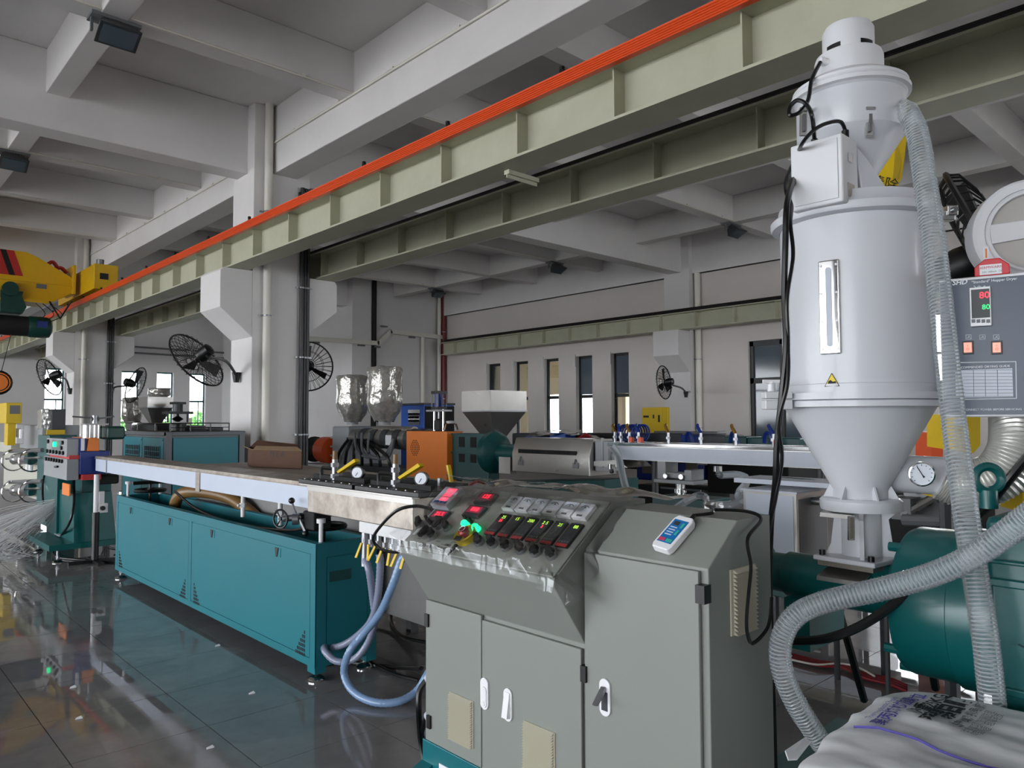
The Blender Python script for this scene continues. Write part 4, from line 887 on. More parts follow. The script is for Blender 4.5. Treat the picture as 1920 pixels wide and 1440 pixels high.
# ================================================================ HOPPER DRYER
DX, DY = 2.32, .95
t = thing('hopper_dryer', 'tall pale grey hopper dryer standing on the extruder throat', 'dryer', (DX, DY, 1.07))
C0 = (DX, DY, 0)
MB().lathe(C0, [(.214, 1.6), (.214, 2.105), (.208, 2.105), (.208, 1.6)], n=64, caps=False).build('hopper_drum', M_['dryer'], t)
MB().lathe(C0, [(.216, 2.085), (.238, 2.09), (.242, 2.1), (.242, 2.112), (.222, 2.13), (.217, 2.15), (0, 2.155)], n=64, caps=False).build('lid', M_['dryer'], t)
MB().lathe(C0, [(.216, 1.555), (.216, 1.6), (.214, 1.602)], n=64, caps=False).build('drum_band', M_['dryer'], t)
MB().lathe(C0, [(.216, 1.575), (.243, 1.575), (.243, 1.556), (.232, 1.554), (.243, 1.552), (.243, 1.535), (.214, 1.535)], n=64, caps=False).build('joint_flange', M_['dryer'], t)
MB().lathe(C0, [(.214, 1.54), (.076, 1.285), (.076, 1.26)], n=64, caps=False).build('cone', M_['dryer'], t)
MB().lathe(C0, [(.112, 1.225), (.115, 1.235), (.115, 1.255), (.108, 1.262)], n=48).build('outlet_flange', M_['dryer'], t)
for a_ in range(6):
    d = Vector((math.cos(a_), math.sin(a_), 0)); e = Vector((-d.y, d.x, 0))*.003
    p = Vector(C0); MB().hexa([p+d*.07-e+Vector((0, 0, 1.26)), p+d*.105-e+Vector((0, 0, 1.26)), p+d*.105+e+Vector((0, 0, 1.26)), p+d*.07+e+Vector((0, 0, 1.26))], [p+d*.07-e+Vector((0, 0, 1.32)), p+d*.075-e+Vector((0, 0, 1.32)), p+d*.075+e+Vector((0, 0, 1.32)), p+d*.07+e+Vector((0, 0, 1.32))]).build('rib', M_['dryer'], t)
gt = MB().lathe(C0, [(.056, 1.09), (.056, 1.225)], n=32).build('slide_gate_neck', M_['dryer'], t)
for a_ in (.4, 1.97, 3.54, 5.1):
    M1 = Matrix.Translation((DX, DY, 0)) @ Matrix.Rotation(a_, 4, 'Z')
    MB(M1).prism([(.05, 1.09), (.1, 1.09), (.085, 1.12), (.075, 1.2), (.1, 1.225), (.05, 1.225)], 'y', -.006, .006).build('gate_web', M_['dryer'], gt)
sgp = at(1596, 990, D=2.14); MB(frame(sgp, RT, UP, -FW)).box(-.009, .009, -.035, .035, -.004, .004).build('sight_window', M_['chrome'], gt); MB(frame(sgp, RT, UP, -FW)).box(-.005, .005, -.03, .03, .004, .005).build('sight_slot', M_['gear_brown'], gt)
M1 = Matrix.Translation((DX, DY, 0)) @ Matrix.Rotation(-.1, 4, 'Z')
MB(M1).box(-.11, .11, -.095, .095, 1.075, 1.09).build('base_plate', M_['dryer'], t, bev=.004)
MB(M1).box(-.1, .1, -.085, .085, 1.06, 1.075).build('gasket_plate', M_['steel_dirty'], t)
for sx in (-.09, .09):
    for sy in (-.075, .075): MB(M1).cyl((sx, sy, 1.09), (sx, sy, 1.105), .009, n=10).build('cap_screw', M_['black'], t)
# sight glass on the drum (drum surface point at pixel)
def drum_frame(u, v, r=.214):
    # surface point on the drum seen at a pixel
    d = FW + RT*((u-960)/FPX) - UP*((v-720)/FPX)
    ox, oy = -DX, -DY
    A = d.x*d.x+d.y*d.y; B = ox*d.x+oy*d.y; Cc = ox*ox+oy*oy-r*r
    s = (-B-math.sqrt(max(B*B-A*Cc, 0)))/A; p = EYE+d*s
    n = Vector((p.x-DX, p.y-DY, 0)).normalized(); x = Vector((0, 0, 1)).cross(n)
    return frame(p, x, (0, 0, 1), n)
MF = drum_frame(1556, 576)
h = at(1556, 486, D=2.08).z-at(1556, 668, D=2.08).z
sg = MB(MF).box(-.0295, .0295, -h/2, h/2, -.004, .006).build('sight_glass_frame', M_['chrome'], t, bev=.004)
MB(MF).prism([(.0085*math.cos(q), (h/2-.03)*(1 if math.sin(q) > 0 else -1)+.0085*math.sin(q)) for q in [2*math.pi*i/24+.01 for i in range(24)]], 'z', .006, .0075).build('sight_glass', M_['film_grey'], sg)
for sx in (-.022, .022):
    for k in range(4): MB(MF).cyl((sx, -h/2+.015+k*(h-.03)/3, .006), (sx, -h/2+.015+k*(h-.03)/3, .0085), .0035, n=8).build('screw', M_['zinc'], sg)
MF = drum_frame(1560, 713)
wl = MB(MF).prism([(-.02, -.017), (.02, -.017), (0, .02)], 'z', .0005, .001).build('warning_label', M_['estop_yellow'], t)
b = MB(MF)
for p, q in (((-.02, -.017), (.02, -.017)), ((.02, -.017), (0, .02)), ((0, .02), (-.02, -.017))): b.tube([(p[0], p[1], .0011), (q[0], q[1], .0011)], .0009, 4)
b.build('warning_border', M_['ink'], wl); MB(MF).prism([(-.011, -.01), (.012, -.009), (.011, -.003), (.002, -.004), (-.004, .001), (-.01, -.003)], 'z', .001, .0016).build('hand_symbol', M_['ink'], wl)
# clamps on the joint flange
for u, v in ((1450, 740), (1737, 738)):
    p = at(u, v, D=2.2); s = 1 if u < 1600 else -1
    c = MB(frame((p.x, p.y, 0), RT, (-RT).cross(Vector((0, 0, 1))), (0, 0, 1))).box(-.03, .05 if s > 0 else .02, -.02, .02, 1.528, 1.556).box(-.03, .05 if s > 0 else .02, -.02, .02, 1.56, 1.58).cyl((-.005, 0, 1.58), (-.005, 0, 1.605), .012, n=12).build('toggle_clamp', M_['dryer_white'], t, bev=.003)
    MB(frame((p.x, p.y, 1.61), RT, (-RT).cross(Vector((0, 0, 1))), (0, 0, 1))).box(-.03, .02, -.006, .006, -.004, .006).cyl((-.005, 0, -.012), (-.005, 0, 0), .008, n=10).build('wing_nut', M_['white_pl'], c)
# drum handle bracket on the right side, lid clamp
p = at(1716, 487, D=2.2); MB(frame(p, RT, UP, -FW)).prism([(-.004, .05), (.03, .04), (.028, -.02), (-.006, -.025)], 'z', -.01, .01).build('side_bracket', M_['dryer'], t)
p = at(1770, 403, D=2.3); cl = MB(frame(p, RT, UP, -FW)).box(-.045, .028, -.02, .012, -.015, .015).box(.0, .034, -.005, .026, -.02, .02).build('lid_clamp', M_['chrome'], t, bev=.004)
MB(frame(p, RT, UP, -FW)).cyl((.02, .012, -.03), (.02, .012, .03), .008, n=10).build('clamp_pin', M_['zinc'], cl)
# hot air inlet elbow with dial thermometer
pa = at(1630, 885, D=2.3); pb_ = at(1775, 893, D=2.22)
MB().cyl(pa, pb_, .057, n=32).build('air_inlet', M_['dryer'], t)
gc = at(1728, 889, D=2.12); gn = -(FW*.9+RT*.25).normalized(); gx = Vector((0, 0, 1)).cross(gn).normalized(); GM = frame(gc, gx, gn.cross(gx), gn)
gg = MB(GM).lathe((0, 0, -.02), [(.032, 0), (.035, .015), (.035, .024), (.031, .025), (.031, .021), (0, .021)], n=32, caps=False).build('dial_thermometer', M_['chrome'], t)
MB(GM).cyl((0, 0, -.001), (0, 0, .0015), .031, n=32).build('dial_face', M_['gauge_face'], gg)
b = MB(GM)
for k in range(11):
    q = math.radians(225-27*k); b.cyl((.024*math.cos(q), .024*math.sin(q), .002), (.028*math.cos(q), .028*math.sin(q), .002), .0008, n=4)
b.build('dial_marks', M_['ink'], gg)
MB(GM).tube([(.004, -.008, .003), (0, 0, .003), (-.012, .021, .003)], .0013, 5).prism([(0, 0), (.008, -.007), (.004, -.011)], 'z', .002, .0035).build('needle', M_['ink'], gg)
MB().tube([at(1768, 893, D=2.22), at(1800, 905, D=2.2), at(1840, 905, D=2.15), at(1880, 885, D=2.12), at(1905, 845, D=2.12), at(1908, 800, D=2.15), at(1905, 765, D=2.2), at(1900, 720, D=2.25)], .068, 20, k=14, rf=lambda i: .07*(1+.035*(1 if i % 2 else -1))).build('flexible_duct', M_['foil_duct'], t)
# control box with printed front, turned a little towards the camera
FH = Vector((FW.x, FW.y, 0)).normalized(); RH = Vector((RT.x, RT.y, 0)).normalized()
sx_ = (RH*.829-FH*.559); nz_ = -(FH*.829+RH*.559)
cbp = at(1852, 652, D=2.0)
CM = frame(cbp, sx_, (0, 0, 1), nz_)
def cxy(u, v):
    d = FW + RT*((u-960)/FPX) - UP*((v-720)/FPX); k = (cbp-EYE).dot(nz_)/d.dot(nz_); q = CM.inverted() @ (EYE+d*k); return q.x, q.y
xa, yt = cxy(1768, 524); _, ybm = cxy(1792, 782)
cb = MB(CM).box(xa-.01, .2, ybm, yt, -.14, -.002).build('control_box', M_['dryer_white'], t, bev=.004)
fp = MB(CM).box(xa-.008, .198, ybm+.006, yt-.008, -.002, .001).build('front_overlay', M_['panel_blue'], cb)
def ctext(s, u, v, hpx, mt, sh=0, ax='CENTER', bold=0):
    x, y = cxy(u, v); text(s, CM @ Matrix.Translation((x, y, .0012)), hpx/FPX*2.0*1.15, M_[mt], cb, ax=ax, shear=sh, bold=bold)
ctext('SHD', 1799, 530, 11, 'print_white', .25, bold=.0004); ctext('"Standard" Hopper Dryer', 1864, 526, 6, 'print_white')
def crect(u0, v0, u1, v1, z0, z1, nm, mt, par, bev=0):
    x0, y0 = cxy(u0, v0); x1, y1 = cxy(u1, v1); return MB(CM).box(min(x0, x1), max(x0, x1), min(y0, y1), max(y0, y1), z0, z1).build(nm, M_[mt], par, bev)
tc = crect(1818, 541, 1860, 611, .001, .014, 'temperature_controller', 'white_pl', cb, .002)
crect(1821, 545, 1857, 596, .014, .0145, 'display_glass', 'dark_grey', tc)
def led(s, u, v, hpx, mt):
    x, y = cxy(u, v); text(s, CM @ Matrix.Translation((x, y, .0148)), hpx/FPX*2.0*1.0, M_[mt], tc)
led('80', 1846, 555, 17, 'led_red'); led('80', 1849, 577, 13, 'led_green')
for k in range(4): crect(1822+k*9.2, 600, 1829.5+k*9.2, 606, .014, .0145, 'key', 'mid_grey', tc)
b = MB(CM)
for k in range(6):
    x0, y0 = cxy(1826+k*5, 540 if k % 2 else 536); x1, y1 = cxy(1831+k*5, 536 if k % 2 else 540); b.tube([(x0, y0, .0015), (x1, y1, .0015)], .0008, 4)
b.build('logo_mark', M_['print_white'], cb)
for u in (1815, 1869):
    sw = crect(u-11, 640, u+11, 664, .001, .006, 'rocker_switch', 'black', cb, .001)
    crect(u-8, 643, u+8, 661, .006, .009, 'rocker', 'switch_glow', sw, .001); x, y = cxy(u, 652); text('I\nO', CM @ Matrix.Translation((x, y, .0092)), .009, M_['print_red'], sw)
for u in (1816, 1842, 1868):
    b = MB(CM); x, y = cxy(u, 632)
    for p, q in (((-.006, -.006), (.006, -.006)), ((.006, -.006), (.006, .006)), ((.006, .006), (-.006, .006)), ((-.006, .006), (-.006, -.006)), ((-.003, -.003), (.003, .003)), ((.003, -.003), (0, .003))): b.tube([(x+p[0], y+p[1], .0013), (x+q[0], y+q[1], .0013)], .0006, 4)
    b.build('pictogram', M_['print_white'], cb)
b = MB(CM)
for (u0, v0), (u1, v1) in (((1795, 680), (1905, 678)), ((1905, 678), (1906, 747)), ((1906, 747), (1795, 749))):
    x0, y0 = cxy(u0, v0); x1, y1 = cxy(u1, v1); b.tube([(x0, y0, .0012), (x1, y1, .0012)], .0012, 4)
b.build('guide_border', M_['print_white'], cb)
ctext('RECOMMENDED DRYING GUIDE', 1843, 688, 5, 'print_white')
tb = crect(1791, 694, 1900, 744, .001, .0013, 'guide_table', 'film_grey', cb)
b = MB(CM)
for k in range(9):
    x0, y0 = cxy(1791, 694+k*6.2); x1, y1 = cxy(1900, 693.5+k*6.2); b.tube([(x0, y0, .0014), (x1, y1, .0014)], .0005, 4)
for u in (1825, 1847, 1870):
    x0, y0 = cxy(u, 694); x1, y1 = cxy(u+1, 743.5); b.tube([(x0, y0, .0014), (x1, y1, .0014)], .0006, 4)
b.build('table_lines', M_['ink_grey'], tb)
x, y = cxy(1805, 766); MB(CM).prism([(x-.008, y-.006), (x+.008, y-.006), (x, y+.009)], 'z', .001, .0014).build('warning_sign', M_['print_white'], cb)
ctext('DISCONNECT POWER BEFORE SERVICING', 1856, 768, 4.5, 'print_white')
# red beacon on the box
al = thing('alarm_buzzer', 'red alarm buzzer with white label on top of the dryer control box', 'buzzer', cbp)
x0, y0 = cxy(1827, 516); x1, y1 = cxy(1893, 487)
xm = (x0+x1)/2
MB(CM).prism([(x0, yt+.0005), (x1, yt+.0005), (x1, yt+.026), (x1-.022, yt+.046), (x0+.024, yt+.046), (x0, yt+.026)], 'z', -.075, -.008).build('housing', M_['conn_red'], al, bev=.003)
lb = MB(CM).box(x0+.012, x1-.018, yt+.003, yt+.03, -.008, -.0074).build('label_plate', M_['paper'], al)
text('THERMWARN', CM @ Matrix.Translation((xm-.006, yt+.022, -.0072)), .01, M_['print_red'], lb); text('24V 100mA  CE', CM @ Matrix.Translation((xm, yt+.01, -.0072)), .007, M_['ink_grey'], lb)
# blower
bw = thing('drying_blower', 'white round centrifugal blower above the dryer control box', 'blower', at(1935, 520, D=2.05))
bc = at(1938, 432, D=2.05); bn = (-(FW*.93+RT*.3)).normalized(); bx = Vector((0, 0, 1)).cross(bn).normalized(); BM = frame(bc, bx, bn.cross(bx), bn)
MB(BM).lathe((0, 0, -.11), [(.1, 0), (.142, .005), (.145, .03), (.145, .1), (.138, .108), (.118, .11), (.116, .104), (.105, .104)], n=56, caps=False).build('volute', M_['dryer_white'], bw)
MB(BM).cyl((0, 0, -.02), (0, 0, -.008), .106, n=48).build('inlet_mesh', M_['blower_mesh'], bw)
MB(BM).prism([(-.106, .024), (-.02, .03), (.106, .1), (.106, .04), (-.02, -.02), (-.1, -.03)], 'z', -.007, .0).build('inlet_spoke', M_['dryer_white'], bw, bev=.002)
MB(BM).ring((0, 0, -.004), (0, 0, 1), .108, .006, 48, 6).build('inlet_ring', M_['dryer_white'], bw)
MB(BM).box(-.122, -.108, -.075, -.035, -.001, .0005).build('arrow_label', M_['paper'], bw); MB(BM).box(-.117, -.113, -.068, -.042, .0005, .001).build('arrow_mark', M_['orange'], bw)
MB(BM).box(-.1, .12, -.16, -.09, -.11, -.02).build('outlet_foot', M_['dryer_white'], bw, bev=.01)
# ================================================================ VACUUM LOADER ON TOP
t = thing('vacuum_loader', 'white vacuum loader with motor cap on top of the hopper dryer', 'loader', (DX, DY, 2.155))
LX, LY = 2.29, .94; C1 = (LX, LY, 0)
MB().lathe(C1, [(.05, 2.155), (.05, 2.2), (.152, 2.355), (.152, 2.355)], n=48, caps=False).build('loader_cone', M_['dryer'], t)
MB().lathe(C1, [(.152, 2.355), (.154, 2.36), (.154, 2.468), (.16, 2.475)], n=48, caps=False).build('loader_body', M_['dryer'], t)
MB().lathe(C1, [(.158, 2.474), (.17, 2.478), (.17, 2.49), (.16, 2.497), (.164, 2.5), (.164, 2.508), (.13, 2.53), (.1, 2.535)], n=48, caps=False).build('loader_lid', M_['dryer_white'], t)
MB().lathe(C1, [(.098, 2.525), (.098, 2.6), (.094, 2.612), (.075, 2.615)], n=48, caps=False).build('motor_cover', M_['dryer_white'], t)
MB().lathe(C1, [(.074, 2.612), (.074, 2.69), (.066, 2.705), (0, 2.707)], n=48, caps=False).build('motor_cap', M_['dryer_white'], t)
for a_ in (1.35, 3.0, 4.4, 5.6):
    b = MB()
    base = math.atan2(-LY, -LX)
    aa = base+(a_-3.6)
    vs = []
    for z in (2.622, 2.636):
        for k in range(9): q = aa+.32*(k/8-.5)*2; vs.append((LX+.0746*math.cos(q), LY+.0746*math.sin(q), z))
    b.add(vs, [(k, k+1, k+10, k+9) for k in range(8)]); b.build('cooling_slot', M_['black'], t, fix=False)
p = at(1538, 115, D=2.25); MB().cyl(p, p+RT*.03-UP*.004, .011, n=10).cyl(p, p+RT*.012, .014, n=6).build('cable_gland', M_['white_pl'], t)
for u, v in ((1630, 228), (1507, 228)):
    p = at(u, v, D=2.14 if u > 1600 else 2.22); M1 = frame(p, RT, UP, -FW)
    lt = MB(M1).box(-.011, .011, -.042, .042, -.008, .002).box(-.014, .014, .03, .04, .0, .01).build('latch', M_['chrome'], t, bev=.002)
    MB(M1).box(-.0045, .0045, -.03, .02, .003, .009).build('latch_lever', M_['zinc'], lt)
p = at(1660, 212, D=2.2); ip = at(1690, 205, D=2.18); MB().cyl(p, ip, .026, n=20).build('inlet_pipe', M_['dryer'], t)
p = at(1664, 165, D=2.42); MB().lathe(p, [(.04, -.03), (.04, .03), (.03, .04), (0, .042)], (0, 0, 1), 20, caps=False).build('filter_pot', M_['dryer_white'], t)
# loader control box
LXF = 2.06
ya_, yb_ = at(1580, 320, X=LXF).y, at(1482, 320, X=LXF).y; zt_, zb_ = at(1530, 261, X=LXF).z, at(1530, 388, X=LXF).z
lbx = MB().box(LXF, LXF+.105, ya_, yb_, zb_, zt_).build('switch_box', M_['dryer_white'], t, bev=.006)
MB().box(LXF-.003, LXF, ya_+.012, yb_-.012, zb_+.012, zt_-.012).build('box_cover', M_['dryer_white'], lbx, bev=.003)
MB().box(LXF+.035, LXF+.06, ya_-.003, ya_, zb_+.12, zb_+.145).build('box_latch', M_['chrome'], lbx); MB().box(LXF+.03, LXF+.075, ya_-.001, ya_, zb_+.02, zb_+.06).build('rating_plate', M_['steel_dirty'], lbx)
MB().hexa([(2.17, .86, 2.156), (2.26, .82, 2.156), (2.26, .825, 2.156), (2.17, .865, 2.156)], [(2.165, .87, 2.28), (2.19, .855, 2.25), (2.19, .86, 2.25), (2.165, .875, 2.28)]).build('support_plate', M_['dryer'], t)
p = at(1690, 364, D=2.2); MB().cyl(at(1655, 366, D=2.2), p, .008, n=8).lathe(p, [(.0, -.012), (.02, -.012), (.022, 0), (.018, .01), (0, .012)], RT, 16, caps=False).build('level_switch', M_['zinc'], t)
for u, v in ((1527, 258), (1585, 252)):
    q = at(u, v, X=2.11); MB().cyl((2.11, q.y, zt_), (2.11, q.y, zt_+.02), .01, n=10).build('cable_gland', M_['black'], lbx)
def cable(pts, r, lab, nm='loader_cable', grp='loader cables', mt='rubber'):
    return tag(MB().tube(pts, r, 7, k=10).build(nm, M_[mt]), lab, 'cable', grp)
q1 = at(1527, 258, X=2.11); q2 = at(1585, 252, X=2.11)
cable([at(1538, 117, D=2.24), at(1522, 150, D=2.2), at(1515, 188, D=2.16), at(1500, 210, D=2.15), at(1481, 216, D=2.15), at(1482, 200, D=2.16), at(1495, 188, D=2.15), at(1512, 196, D=2.13), at(1523, 220, D=2.1), (2.11, q1.y, zt_+.02)], .006, 'black cable coiling from the loader motor to its switch box')
cable([(2.11, q2.y, zt_+.02), at(1575, 228, D=2.1), at(1548, 232, D=2.08), at(1525, 245, D=2.07), at(1505, 268, D=2.1), at(1490, 300, D=2.25), at(1475, 335, D=2.2), at(1474, 360, D=2.15), at(1484, 385, D=2.12), at(1482, 420, D=2.05), at(1487, 480, D=2.03), at(1476, 560, D=2.0), at(1478, 640, D=2.0), at(1476, 720, D=1.98), at(1460, 790, D=2.0), at(1466, 860, D=2.02), at(1455, 930, D=2.05), at(1442, 1000, D=2.1), at(1440, 1080, D=2.12), at(1442, 1200, D=2.12), at(1448, 1330, D=2.12), at(1452, 1460, D=2.12)], .0055, 'thin black cable hanging down beside the dryer drum')
cable([at(1490, 330, D=2.2), at(1476, 380, D=2.06), at(1473, 450, D=2.03), at(1471, 560, D=2.02), at(1474, 650, D=2.0), at(1466, 740, D=2.0), at(1457, 830, D=2.02), at(1454, 900, D=2.04), at(1446, 980, D=2.1), at(1443, 1090, D=2.11), at(1446, 1200, D=2.11), at(1450, 1320, D=2.11), at(1453, 1460, D=2.11)], .0085, 'thick black cable hanging in front of the dryer drum edge')
# ================================================================ CLEAR HOSES
clear_hose([at(1690, 204, D=2.18), at(1706, 218, D=2.14), at(1722, 260, D=2.1), at(1733, 330, D=2.05), at(1748, 430, D=2.0), at(1760, 530, D=1.96), at(1772, 640, D=1.92), at(1785, 760, D=1.9), at(1800, 880, D=1.84), at(1815, 990, D=1.79), at(1832, 1100, D=1.76), at(1848, 1200, D=1.74), at(1862, 1330, D=1.74)], .0285, 'clear ribbed suction hose running down from the loader to the bag', 'clear suction hoses')
clear_hose([at(1960, 945, D=1.5), at(1900, 990, D=1.56), at(1820, 1045, D=1.62), at(1740, 1080, D=1.68), at(1650, 1105, D=1.75), at(1560, 1125, D=1.8), at(1500, 1148, D=1.83), at(1470, 1185, D=1.85), at(1463, 1235, D=1.86), at(1478, 1290, D=1.87), at(1505, 1340, D=1.88), at(1545, 1400, D=1.9)], .0265, 'clear ribbed hose crossing in front of the gearbox to the bag', 'clear suction hoses')
tag(MB().tube([at(1940, 840, D=2.02), at(1895, 895, D=2.05), at(1850, 950, D=2.1), at(1800, 1000, D=2.08), at(1760, 1045, D=2.0), at(1690, 1120, D=1.98), at(1620, 1170, D=2.0), at(1550, 1197, D=2.05), at(1480, 1202, D=2.15), at(1440, 1200, D=2.2)], .0125, 8, k=10).build('rubber_hose', M_['rubber']), 'black rubber hose passing through the eye bolt and under the barrel', 'hose')
# ================================================================ BAGS
def bag(cx, cy, z0, z1, lx, ly, lab, seed, rz=0, detail=False):
    t = thing('material_bag', lab, 'bag', (cx, cy, z0), 'stacked material bags')
    M1 = Matrix.Translation((cx, cy, z0)) @ Matrix.Rotation(rz, 4, 'Z'); h = z1-z0
    def f(sgn):
        def g_(u, v):
            a_, b_ = u*2-1, v*2-1
            e = (max(0, 1-abs(a_)**7)*max(0, 1-abs(b_)**6))**.27
            w = .012*noise.noise(Vector((a_*3, b_*3, seed)))+.006*noise.noise(Vector((a_*9, b_*9, seed+5)))
            x = a_*lx/2*(1-.05*abs(b_)**3+.02*noise.noise(Vector((b_*4, seed, 0)))); y = b_*ly/2*(1-.04*abs(a_)**3+.02*noise.noise(Vector((a_*4, seed, 9))))
            return (x, y, h/2+sgn*(h/2)*e+w*e)
        return g_
    MB(M1).grid(f(1), 44, 36).grid(f(-1), 30, 24).build('sack', M_['bag'], t, fix=False, ang=180)
    return t, M1, f(1)
BX, BY = 1.74, .28
for k in range(3): bag(BX+(-.03, .02, 0)[k], BY+(.02, -.03, .03)[k], .14+.18*k, .33+.18*k, .6, .98, ('lowest', 'second lowest', 'second highest')[k]+' white woven bag in the stack under the printed one', 20+k*7)
bt, BMx, bf = bag(BX, BY, .675, .845, .66, .98, 'white woven material bag with purple and black print, topmost', 3, .04)
def bagtext(s, x, y, size, mt, rot, bold=0):
    b0 = text(s, Matrix.Translation((0, 0, 0)), size, M_[mt], None, ext=0, bold=bold)
    me = b0.data; Mi = BMx @ Matrix.Translation((x, y, 0)) @ Matrix.Rotation(rot, 4, 'Z'); base = WL[b0.name]
    for v in me.vertices:
        p = Mi @ (v.co+base); l = BMx.inverted() @ p
        u_, v_ = l.x/.66+.5, l.y/.98+.5
        z = bf(min(max(u_, .02), .98), min(max(v_, .02), .98))[2]; v.co = BMx @ Vector((l.x, l.y, z+.004)); 
    b0.parent = bt; b0.location = -WL[bt.name]; WL[b0.name] = Vector((0, 0, 0)); b0.name = 'printed_text'
def bt_px(st, u, v, size, mt, bold=0):
    l = BMx.inverted() @ at(u, v, Z=.838); bagtext(st, l.x-.05, l.y, size*.88, mt, -.04, bold)
bt_px('聚丙烯树脂颗粒', 1702, 1320, .042, 'ink_purple', .0008); bt_px('Thermoplastic Resin', 1668, 1318, .022, 'ink_purple')
bt_px('净重25KG', 1756, 1316, .046, 'ink', .001); bt_px('严禁日晒', 1790, 1328, .06, 'ink', .003)
bt_px('生产日期 批号 标准', 1832, 1335, .028, 'ink_grey', .001); bt_px('注意事项 防潮防晒', 1848, 1350, .025, 'ink_grey'); bt_px('中国制造 轻拿轻放', 1864, 1356, .025, 'ink_grey')
b = MB()
b.tube([BMx @ Vector((lx_, ly_, bf(lx_/.66+.5, ly_/.98+.5)[2]+.002)) for lx_, ly_ in [(-.06-.004*k+.012*math.sin(k*.9), .43-k*.043) for k in range(21)]], .003, 5)
b.build('purple_line', M_['ink_purple'], bt)
def ear(u, v): return (at(1478+u*36, 1420-u*38+v*22, D=1.75))
MB().add([at(1472, 1408, D=1.72), at(1508, 1384, D=1.78), at(1520, 1392, D=1.77), at(1495, 1424, D=1.7), at(1478, 1425, D=1.68)], [(0, 1, 2, 3, 4)]).build('bag_ear', M_['bag'], bt, solid=.004, fix=False)
pl = thing('wooden_pallet', 'low wooden pallet under the stacked bags', 'pallet', (BX, BY, 0))
for k in range(6): MB().box(BX-.35+k*.12, BX-.26+k*.12, BY-.55, BY+.5, .115, .138).build('deck_board', M_['card_top'], pl)
for y in (-.5, 0, .42): MB().box(BX-.35, BX+.35, BY+y, BY+y+.08, 0, .115).build('stringer', M_['card_top'], pl)
# ================================================================ BACKGROUND MACHINES
def yz(u, v, X): p = at(u, v, X=X); return p.y, p.z
def boxX(u0, v0, u1, v1, X, dx):
    # box whose lit (-X) face shows between the pixels, dx deep
    ya, za = yz(u0, v0, X); yb, zb = yz(u1, v1, X); return MB().box(X, X+dx, min(ya, yb), max(ya, yb), min(za, zb), max(za, zb))
# ---------------- chiller cabinet behind the trough
t = thing('chiller_cabinet', 'teal chiller cabinet with dark grey frame behind the trough', 'chiller', (3.42, 9.95, 0))
cx0, cx1, cy0, cy1, ch = 2.95, 3.89, 9.1, 10.8, 1.37
MB().box(cx0+.02, cx1-.02, cy0+.02, cy1-.02, .05, ch-.03).build('inner_body', M_['frame_grey'], t)
f = MB()
for x in (cx0, cx1-.07):
    for y in (cy0, cy1-.07): f.box(x, x+.07, y, y+.07, 0, ch)
f.box(cx0, cx1, cy0, cy1, ch-.045, ch).box(cx0, cx1, cy0, cy1, .04, .1); f.build('frame', M_['frame_grey'], t, bev=.004)
MB().box(cx0+.085, cx1-.085, cy0-.004, cy0+.02, .12, ch-.07).build('side_panel', M_['teal'], t, bev=.004)
for a, c in ((cy0+.08, (cy0+cy1)/2-.01), ((cy0+cy1)/2+.01, cy1-.08)):
    d = MB().box(cx0-.004, cx0+.02, a, c, .12, ch-.07).build('door_panel', M_['teal'], t, bev=.004)
    MB().box(cx0-.006, cx0-.003, a+.1, c-.1, .82, 1.2).build('vent_opening', M_['black_matt'], d)
    b = MB()
    for k in range(9): y = a+.1+(c-a-.2)*k/8; b.box(cx0-.012, cx0-.006, y-.006, y+.006, .82, 1.2)
    for k in range(7): z = .82+.38*k/6; b.box(cx0-.012, cx0-.006, a+.1, c-.1, z-.005, z+.005)
    b.build('vent_grid', M_['teal'], d)
    MB().cyl((cx0-.004, a+.03, 1.27), (cx0-.012, a+.03, 1.27), .01, n=8).build('lock', M_['zinc'], d)
t = thing('wire_rack', 'low black wire rack with coils on the chiller top', 'rack', (3.4, 9.9, ch))
b = MB()
for z in (ch+.005, ch+.1):
    b.tube([(3.05, 9.25, z), (3.75, 9.25, z), (3.75, 10.5, z), (3.05, 10.5, z)], .008, 5, True)
for x, y in ((3.05, 9.25), (3.28, 9.25), (3.52, 9.25), (3.75, 9.25), (3.05, 9.8), (3.05, 10.5)): b.cyl((x, y, ch), (x, y, ch+.1), .008, n=5)
b.tube([(3.05, 9.25, ch+.05), (3.75, 9.25, ch+.05)], .004, 4).build('wire_frame', M_['black'], t)
MB().lathe((3.25, 9.6, ch+.002), [(.1, 0), (.1, .09), (.03, .09), (.03, 0)], n=18, caps=False).build('coil', M_['black'], t)
MB().lathe((3.5, 9.6, ch+.002), [(.09, 0), (.11, .03), (.09, .06), (0, .06)], n=18, caps=False).build('drain_bowl', M_['zinc'], t)
MB().box(3.1, 3.7, 9.9, 10.3, ch+.002, ch+.07).build('dark_plate', M_['black_matt'], t)
